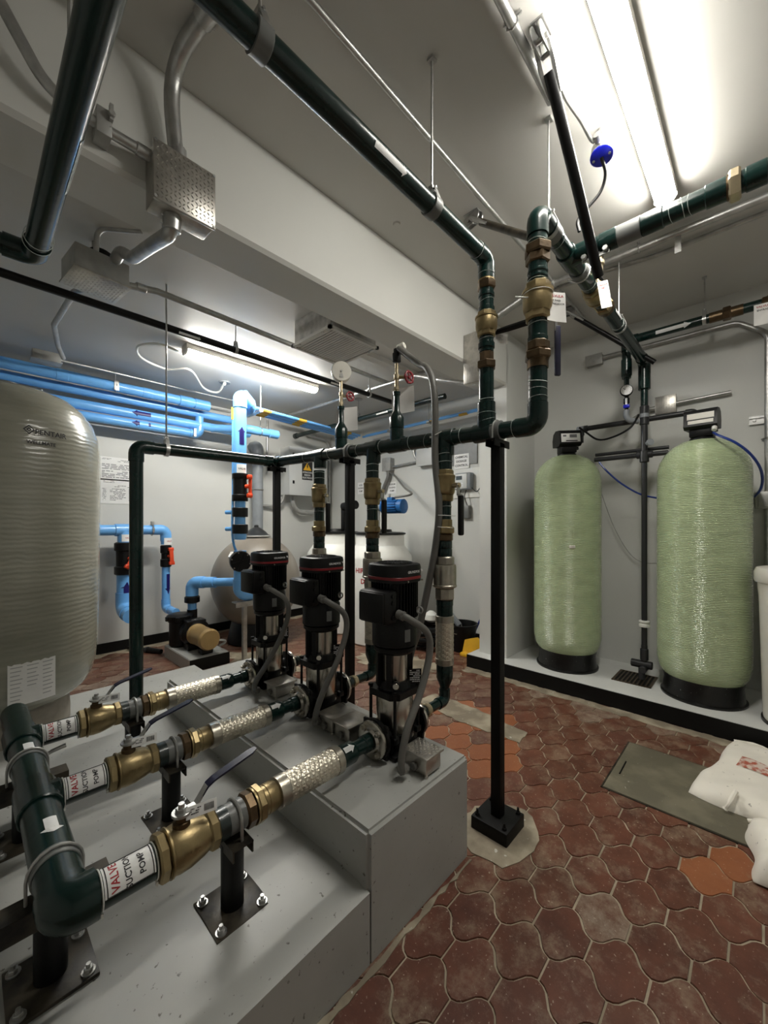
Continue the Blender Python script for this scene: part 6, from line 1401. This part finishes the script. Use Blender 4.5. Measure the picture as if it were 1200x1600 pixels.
t = thing('pump_outlet_pipe', 'blue outlet pipe from the strainer pump with black union, bending to the right', 'pipe', (1.82, 4.80, .52)); m = MB(); blue_run(m, [(1.82, 4.80, .62), (1.82, 4.80, .835), (1.98, 4.55, .84)], .062, 18); m.cyl((1.96, 4.58, .84), (2.12, 4.20, .865), .048, 16); part('pipe', m, 'blue', t)
m = MB(); m.cyl((1.82, 4.80, .50), (1.82, 4.80, .64), .048, 16); part('lower_pipe', m, 'blue', t)
m = MB(); m.lathe([(.06, .595), (.082, .605), (.082, .665), (.066, .675), (.066, .70)], (1.82, 4.80, 0), EZ, 22); part('union', m, 'blackplastic', t)
fx, fy = 2.63, 4.80
t = thing('sand_filter', 'round tan filter vessel with dark lid behind the blue riser', 'filter', (fx, fy, 0))
m = MB(); rr = .56; cz = .77
m.lathe([(.10, 1.375), (.2, 1.345)][::-1] and [(rr * math.cos(R(a)) * .99 + .002, cz + rr * 1.06 * math.sin(R(a))) for a in range(-62, 75, 6)], (fx, fy, 0), EZ, 48); part('vessel', m, 'filter', t)
m = MB(); m.lathe([(.34, 0), (.36, .02), (.30, .28), (.27, .31)], (fx, fy, 0), EZ, 36); part('base', m, 'blackplastic', t)
m = MB(); m.lathe([(.165, 1.335), (.175, 1.345), (.175, 1.365), (.15, 1.375), (.12, 1.41), (.06, 1.455), (.03, 1.47), (.03, 1.49), (.015, 1.50)], (fx, fy, 0), EZ, 30); part('lid', m, 'darkpvc', t); m = MB(); m.torus((fx, fy, 1.352), EZ, .176, .012, 30, 8); part('clamp_ring', m, 'galvdull', t)
fv = vd(fx, fy); a_ = V(fx, fy, 1.12) + V(-.36, -.20, 0); m = MB(); n_ = (a_ - V(fx, fy, .77)).normalized(); u = EZ.cross(n_).normalized(); w_ = n_.cross(u)
a_ = V(fx, fy, .77) + n_ * .578
m.add([a_ - u * .09 - w_ * .04, a_ + u * .09 - w_ * .04, a_ + u * .09 + w_ * .04, a_ - u * .09 + w_ * .04, a_ - u * .09 - w_ * .04 - n_ * .01, a_ + u * .09 - w_ * .04 - n_ * .01, a_ + u * .09 + w_ * .04 - n_ * .01, a_ - u * .09 + w_ * .04 - n_ * .01], [(0, 1, 2, 3), (0, 4, 5, 1), (1, 5, 6, 2), (2, 6, 7, 3), (3, 7, 4, 0)]); part('label', m, 'paper', t, 'white label')
m = MB(); m.cyl((fx + .2, fy - .1, 1.30), (fx + .26, fy - .13, 1.36), .025, 10); part('vent_cap', m, 'green2', t)
t = thing('drain_stack', 'upright grey drain pipe with top elbow on the left wall, behind the filter', 'pipe', (2.99, 5.42, 1.3)); m = MB(); green_run(m, [(2.99, 5.57, 2.66), (2.99, 5.42, 2.66), (2.99, 5.42, .02)], .078, 1.12, 1.2, 20, 1.6); part('pipe', m, 'greypvc', t)
m = MB(); m.torus((2.99, 5.42, 2.02), EZ, .083, .008, 22, 6); m.box((2.86, 5.50, 2.02), (.12, .03, .04)); part('clamp', m, 'galv', t)
conduit('thin upright conduit between the grey drain pipe and the cabinet', [(3.22, 5.54, 2.3), (3.22, 5.54, 3.12)], .014)
# =================================================================== ELECTRICAL CABINET AND SIGNS
cx0, cx1, cy0, cz0, cz1 = 3.47, 4.20, 5.31, 1.97, 2.72
t = thing('electrical_cabinet', 'pale grey electrical cabinet with yellow lightning warning on the left wall', 'cabinet', ((cx0 + cx1) / 2, cy0, cz0))
m = MB(); m.span((cx0, cy0 + .02, cz0), (cx1, YL - .003, cz1), bev=.006); part('body', m, 'cabinet', t)
m = MB(); m.span((cx0 - .004, cy0, cz0 - .004), (cx1 + .004, cy0 + .022, cz1 + .004), bev=.005); dr = part('door', m, 'cabinet', t)
for z in (cz0 + .2, cz1 - .12):
    m = MB(); m.box((cx0 + .07, cy0 - .004, z), (.03, .012, .05), bev=.003); part('lock', m, 'blackplastic', dr)
sx, sz, sw, sh = cx0 + .33, cz0 + .40, .20, .30
m = MB(); m.box((sx, cy0 - .001, sz), (sw, .003, sh)); st = part('warning_sticker', m, 'ink', dr, 'black warning sticker with yellow triangle')
m = MB(); m.prism([(-.078, .005), (.078, .005), (0, .13)], (sx, cy0 - .003, sz), EX, EZ, V(0, -.001, 0)); part('triangle', m, 'yellow', st)
m = MB(); m.prism([(-.004, .105), (.018, .105), (.006, .07), (.020, .07), (-.012, .022), (-.002, .055), (-.016, .055)], (sx, cy0 - .0042, sz), EX, EZ, V(0, -.001, 0)); part('lightning', m, 'ink', st)
m = MB()
for k, wd in enumerate(('ATENCION', 'RIESGO', 'ELECTRICO')): text(m, wd, .036, (sx, cy0 - .003, sz - .03 - .043 * k), EX, EZ, .001)
part('lettering', m, 'whiteink', st)
conduit('grey conduit looping from under the cabinet to the right', [(3.62, 5.45, 1.97), (3.62, 5.45, 1.80), (3.75, 5.45, 1.70), (4.05, 5.5, 1.70), (4.25, 5.5, 1.85)], .038, .2, mt='galvdull')
conduit('thin conduit looping from under the cabinet to the left', [(3.46, 5.45, 1.97), (3.44, 5.47, 1.86), (3.35, 5.5, 1.79), (3.1, 5.54, 1.79)], .022, .12, mt='galvdull')
conduit('upright conduit at the far corner of the left room', [(3.9, 5.50, 3.0), (4.35, 5.50, 2.97), (4.40, 5.50, 2.85), (4.40, 5.50, 1.4)], .026, .15, mt='galvdull', clips=[((4.40, 5.50, 2.35), EZ, EY)])
def notice(name, label, o, u, v, w, h, lines=(), fine=None, cat='sign', th=.003, mat_='sticker', group=None):
    o = Vector(o); u = Vector(u).normalized(); v = Vector(v).normalized(); n = u.cross(v); t = thing(name, label, cat, o, group)
    m = MB(); m.box(o + n * th / 2, (w, h, th), Matrix((u, v, n)).transposed()); s = part('sheet', m, mat_, t)
    for wd, sz, y, mt in lines:
        m = MB(); text(m, wd, sz, o + v * y + n * (th + .0006), u, v); part('lettering', m, mt, s)
    if fine:
        m = MB()
        for (x, y, w2, h2, rows, sd) in fine: print_lines(m, o + u * x + v * y + n * th, u, v, w2, h2, rows, sd)
        part('print', m, 'greyink', s)['kind'] = 'stuff'
    return t
ls = [atY(159, 716, YL), atY(203, 722, YL)]
a1, a2 = atY(158, 731, YL), atY(159, 767, YL); xw = .39
notice('wall_notice', 'upper white printed notice on the left wall beside the tall beige tank', (1.075 + xw / 2, YL - .002, a1.z), EX, EZ, xw, .275, fine=[(-.12, .11, .1, .02, 2, 1), (.05, .095, .12, .03, 2, 2), (0, .02, .34, .07, 4, 3), (0, -.07, .34, .09, 5, 4)])
notice('wall_notice', 'lower white printed notice on the left wall, above the blue manifold', (1.07 + xw / 2, YL - .002, a2.z), EX, EZ, xw, .29, fine=[(-.09, .11, .12, .03, 2, 5), (.04, .06, .16, .03, 2, 6), (-.14, -.04, .04, .15, 8, 7), (0, -.04, .17, .15, 9, 8), (.14, -.04, .07, .15, 8, 9)])
WX = XW - .002
def wall_sign(name, label, px, py, w, h, lines, **k):
    p = atX(px, py, WX); return notice(name, label, p, -EY, EZ, w, h, lines, **k)
pz = atX(725, 706, WX)
m = MB(); m.box((WX - .006, pz.y, pz.z + .03), (.012, .40, .40)); solo('backing_board', m, 'greyrubber', 'grey backing board behind the chemical control sign', 'board', V(WX, pz.y, pz.z - .2))
m = MB(); pw = atX(728, 755, WX); m.box((WX - .008, pw.y - .05, pw.z), (.016, .46, .38)); solo('backing_board', m, 'white', 'white backing board carrying the dosing controller', 'board', V(WX, pw.y, pw.z - .2))
wall_sign('wall_sign', 'white sign reading CHEMICAL DOSAGE CONTROL on the far wall', 722, 721, .225, .19, [('CHEMICAL', .040, .055, 'ink'), ('DOSAGE', .040, 0, 'ink'), ('CONTROL', .040, -.055, 'ink')], th=.016)
wall_sign('wall_sign', 'white sign reading ACID DOSING PUMP on the far wall', 564, 763, .15, .19, [('ACID', .034, .05, 'ink'), ('DOSING', .034, 0, 'ink'), ('PUMP', .034, -.05, 'ink')])
wall_sign('wall_sign', 'white sign reading SODIUM DOSING PUMP on the far wall', 613, 762, .17, .18, [('SODIUM', .034, .05, 'ink'), ('DOSING', .034, 0, 'ink'), ('PUMP', .034, -.05, 'ink')])
p = atX(722, 752, WX - .10); t = thing('dosing_controller', 'dosing controller with pale grey face on the far wall', 'controller', p)
m = MB(); m.box(p + V(.05, 0, 0), (.10, .24, .22), bev=.02); part('case', m, 'greypvc', t); m = MB(); m.box(p + V(-.004, .02, 0), (.012, .19, .19), bev=.004); f = part('face', m, 'cabinet', t, 'pale grey face')
m = MB(); m.box(p + V(-.0105, .04, .045), (.003, .09, .05)); part('display', m, 'green2', f)
m = MB()
for k in range(6): m.box(p + V(-.0105, .06 - .035 * (k % 3), -.03 - .03 * (k // 3)), (.003, .022, .018))
part('keys', m, 'whiteink', f)
for dy, lb in ((.05, 'thin black cable hanging from the dosing controller, left'), (-.03, 'thin black cable hanging from the dosing controller, right')):
    hosething(lb, [p + V(.05, dy, -.11), p + V(.03, dy + .01, -.2), p + V(.05, dy - .02, -.32)], .006, 'blackplastic', 'cable', 'cable')
hosething('looped black cable right of the dosing controller', [p + V(.04, -.11, -.08), p + V(.03, -.2, -.14), p + V(.05, -.26, -.02), p + V(.07, -.27, .15), p + V(.08, -.27, .22)], .006, 'blackplastic', 'cable', 'cable')
p = atX(728, 800, WX - .03); m = MB(); m.box(p, (.06, .12, .17), bev=.012); solo('socket_box', m, 'greyrubber', 'grey socket box below the dosing controller', 'socket', p + V(0, 0, -.09))
p = atX(606, 726, WX - .06); t = thing('junction_box', 'grey steel box on the far wall behind the middle riser', 'junction box', p + V(0, 0, -.1)); m = MB(); m.box(p + V(.02, 0, 0), (.11, .16, .19), bev=.005); part('body', m, 'galvdull', t); m = MB(); m.box(p + V(-.038, 0, 0), (.008, .17, .20), bev=.003); part('cover', m, 'galvdull', t)
p2 = atX(662, 715, WX - .06); t = thing('junction_box', 'wide pale box on the far wall behind the long conduit', 'junction box', p2 + V(0, 0, -.12)); m = MB(); m.box(p2 + V(.02, -.05, 0), (.11, .30, .23), bev=.005); part('body', m, 'cabinet', t); m = MB(); m.box(p2 + V(-.038, -.05, 0), (.008, .31, .24), bev=.003); part('cover', m, 'cabinet', t)
conduit('short straight conduit between the two boxes on the far wall', [p + V(.03, -.08, -.04), p2 + V(.03, .09, -.04)], .018)
conduit('curved conduit entering the wide pale box from above', [p2 + V(.03, .08, -.02), p2 + V(.03, .16, 0), p2 + V(.03, .2, .10), p2 + V(.03, .21, .3)], .02, .08)
hosething('thick grey cable from the box on the far wall down behind the middle riser', [p + V(.0, -.02, -.1), p + V(0, 0, -.2), p + V(.0, .08, -.34), p + V(0, .1, -.4)], .028, 'greyhose', 'cable', 'cable')
# =================================================================== CHEMICAL TANKS
def chem(label, x, y, text_=None):
    t = thing('chemical_tank', label, 'tank', (x, y, 0), 'white dosing tanks')
    m = MB(); m.lathe([(.40, 0), (.42, .02), (.42, 1.06), (.415, 1.10), (.33, 1.22), (.32, 1.24), (.32, 1.37), (.31, 1.38)], (x, y, 0), EZ, 44); b = part('shell', m, 'white', t)
    m = MB(); m.lathe([(.335, 1.375), (.34, 1.38), (.34, 1.395), (.30, 1.405), (.16, 1.41), (.15, 1.44), (.02, 1.445)], (x, y, 0), EZ, 36); part('lid', m, 'blackplastic', t)
    if text_:
        for wd, z, sz, off in text_:
            n0 = Matrix.Rotation(R(off), 3, 'Z') @ vd(x, y); m = MB(); text_round(m, wd, sz, (x, y, z), EZ, n0, EZ, .4215); part('lettering', m, 'redink' if wd != '250' else 'ink', b)
    return t
chem('white dosing tank with red lettering in the far corner, behind the middle pump', 3.78, 3.66, [('HIPOCLORITO', .93, .085, -8), ('DE SODIO', .80, .085, -8), ('250', .46, .07, -30)])
chem('white dosing tank farther left, behind the back riser', 3.75, 4.52)
for lb, x, y in (('blue stirrer motor on a black post above the nearer dosing tank', 3.78, 3.66),):
    t = thing('stirrer', lb, 'motor', (x, y, 1.445)); zz = 1.735
    m = MB(); m.box((x, y + .10, 1.62), (.05, .07, .36), bev=.005); m.box((x, y + .10, 1.80), (.10, .12, .10), bev=.01); part('post', m, 'blackplastic', t)
    m = MB(); m.cyl((x, y + .02, 1.44), (x, y + .02, 1.78), .014, 10); m.cyl((x, y + .02, zz), (x, y - .06, zz), .05, 16); m.cyl((x, y + .02, zz + .05), (x, y + .02, zz + .1), .04, 14); part('shaft', m, 'galv', t)
    m = MB(); m.lathe([(.07, 0), (.098, .01), (.098, .03), (.082, .035), (.082, .27), (.092, .275), (.092, .33), (.06, .345)], (x, y - .06, zz), V(.1, -1, 0), 28)
    for k in range(16):
        a = R(22.5 * k); m.box((x + .014 + math.cos(a) * .084, y - .21, zz + math.sin(a) * .084), (.012, .22, .012), Matrix.Rotation(-a, 3, 'Y'))
    m.box((x, y - .20, zz + .095), (.07, .09, .05), bev=.008); part('motor', m, 'bluemotor', t)
    m = MB(); m.cyl((x - .03, y - .2, zz + .12), (x - .03, y - .2, zz + .16), .016, 8); part('gland', m, 'galv', t)
hosething('grey cable curving from the far wall box to the blue stirrer motor', [p + V(-.02, -.03, -.10), atX(618, 745, 4.3), atX(632, 762, 4.1), atX(643, 772, 3.9), (3.78, 3.40, 1.85)], .014, 'greyhose', 'cable', 'cable')
t = thing('stirrer', 'black stirrer head above the farther dosing tank', 'motor', (3.75, 4.42, 1.445)); m = MB(); m.box((3.75, 4.36, 1.60), (.05, .06, .34), bev=.005); part('post', m, 'blackplastic', t); m = MB(); m.cyl((3.75, 4.36, 1.76), (3.75, 4.10, 1.78), .06, 16); part('motor', m, 'blackplastic', t)
# =================================================================== BUCKET, HOSES AND ODDMENTS AT THE FAR WALL
bx_ = atZ(727, 1000, 0); t = thing('bucket', 'black bucket with blue hose and mop beside the pillar', 'bucket', (4.15, 2.60, 0)); c = V(4.12, 2.62, 0)
m = MB(); m.lathe([(.13, 0), (.14, .01), (.18, .30), (.19, .305), (.19, .32), (.175, .32), (.165, .29), (.13, .02)], c, EZ, 32); part('pail', m, 'blackplastic', t)
m = MB(); m.tube([c + V(.18 * math.cos(R(a)) * .7, -.18 * math.sin(R(a)) * .2 - .10, .32 - .10 * math.sin(R(a))) + V(-.14, .1, 0) for a in range(0, 181, 20)], .005, 6); part('bail', m, 'galv', t)
hosething('pale blue hose bundle drooping into the black bucket', [c + V(-.05, .0, .30), c + V(-.06, .1, .40), c + V(-.02, .2, .46), c + V(.1, .28, .50)], .035, 'greypvc', 'hose', 'hose')
t = thing('broom', 'dark blue stick leaning behind the black bucket at the pillar', 'broom', c + V(.2, -.15, 0)); m = MB(); m.cyl(c + V(.12, -.06, .10), c + V(.28, -.22, .62), .011, 8); part('handle', m, 'bluetube', t)
t = thing('dustpan', 'yellow dustpan on the floor beside the pillar', 'dustpan', (3.98, 2.42, 0)); o = V(3.95, 2.42, .0)
m = MB(); m.prism([(-.10, .0), (.10, .0), (.12, .16), (.06, .21), (-.08, .17)], o + V(.03, 0, .0), V(.2, -.98, 0), V(.25, .05, .97), V(.03, 0, 0)); m.box(o + V(0, 0, .02), (.10, .18, .04), bev=.01); part('pan', m, 'yellow', t)
t = thing('hose_coil', 'black coiled hoses on the floor left of the bucket', 'hose', (3.95, 2.98, 0)); cc = V(3.90, 3.00, 0)
for k in range(5):
    m = MB(); rr = .17 + .012 * (k % 3); m.torus(cc + V(.02 * math.sin(k * 2), .03 * math.cos(k), .035 + k * .055), V(.12 * math.sin(k * 3), .1 * math.cos(k * 2), 1), rr, .028, 30, 8); part('loop', m, 'blackplastic', t)
t = thing('white_bag', 'white plastic bag behind the nearest braided riser connector', 'bag', (4.05, 2.86, .33)); m = MB(); m.lathe([(.05, .30), (.09, .33), (.08, .39), (.03, .43)], (3.99, 2.98, 0), EZ, 14); part('bag', m, 'white', t)
t = thing('hose_coil', 'low black hose coil on the floor behind the farthest pump', 'hose', (2.55, 3.65, 0)); cc = V(2.72, 3.55, 0)
for k in range(3):
    m = MB(); m.torus(cc + V(.02 * k, .01, .03 + k * .05), V(.1 * math.sin(k * 3), .1, 1), .16 - .01 * k, .025, 26, 8); part('loop', m, 'blackplastic', t)
t = thing('hose_nozzle', 'black hose connector lying on the floor left of the pool pump base', 'hose fitting', (1.35, 4.88, 0)); m = MB(); a = atZ(200, 1012, .03); b = atZ(252, 1018, .03); m.tube([a, a.lerp(b, .6), a.lerp(b, .62), b], [.022, .022, .03, .026], 10); part('connector', m, 'blackplastic', t)
for sx in (.3, .55): m = MB(); m.cyl(a.lerp(b, sx), a.lerp(b, sx + .05), .036, 12); part('ring', m, 'darkpvc', t)
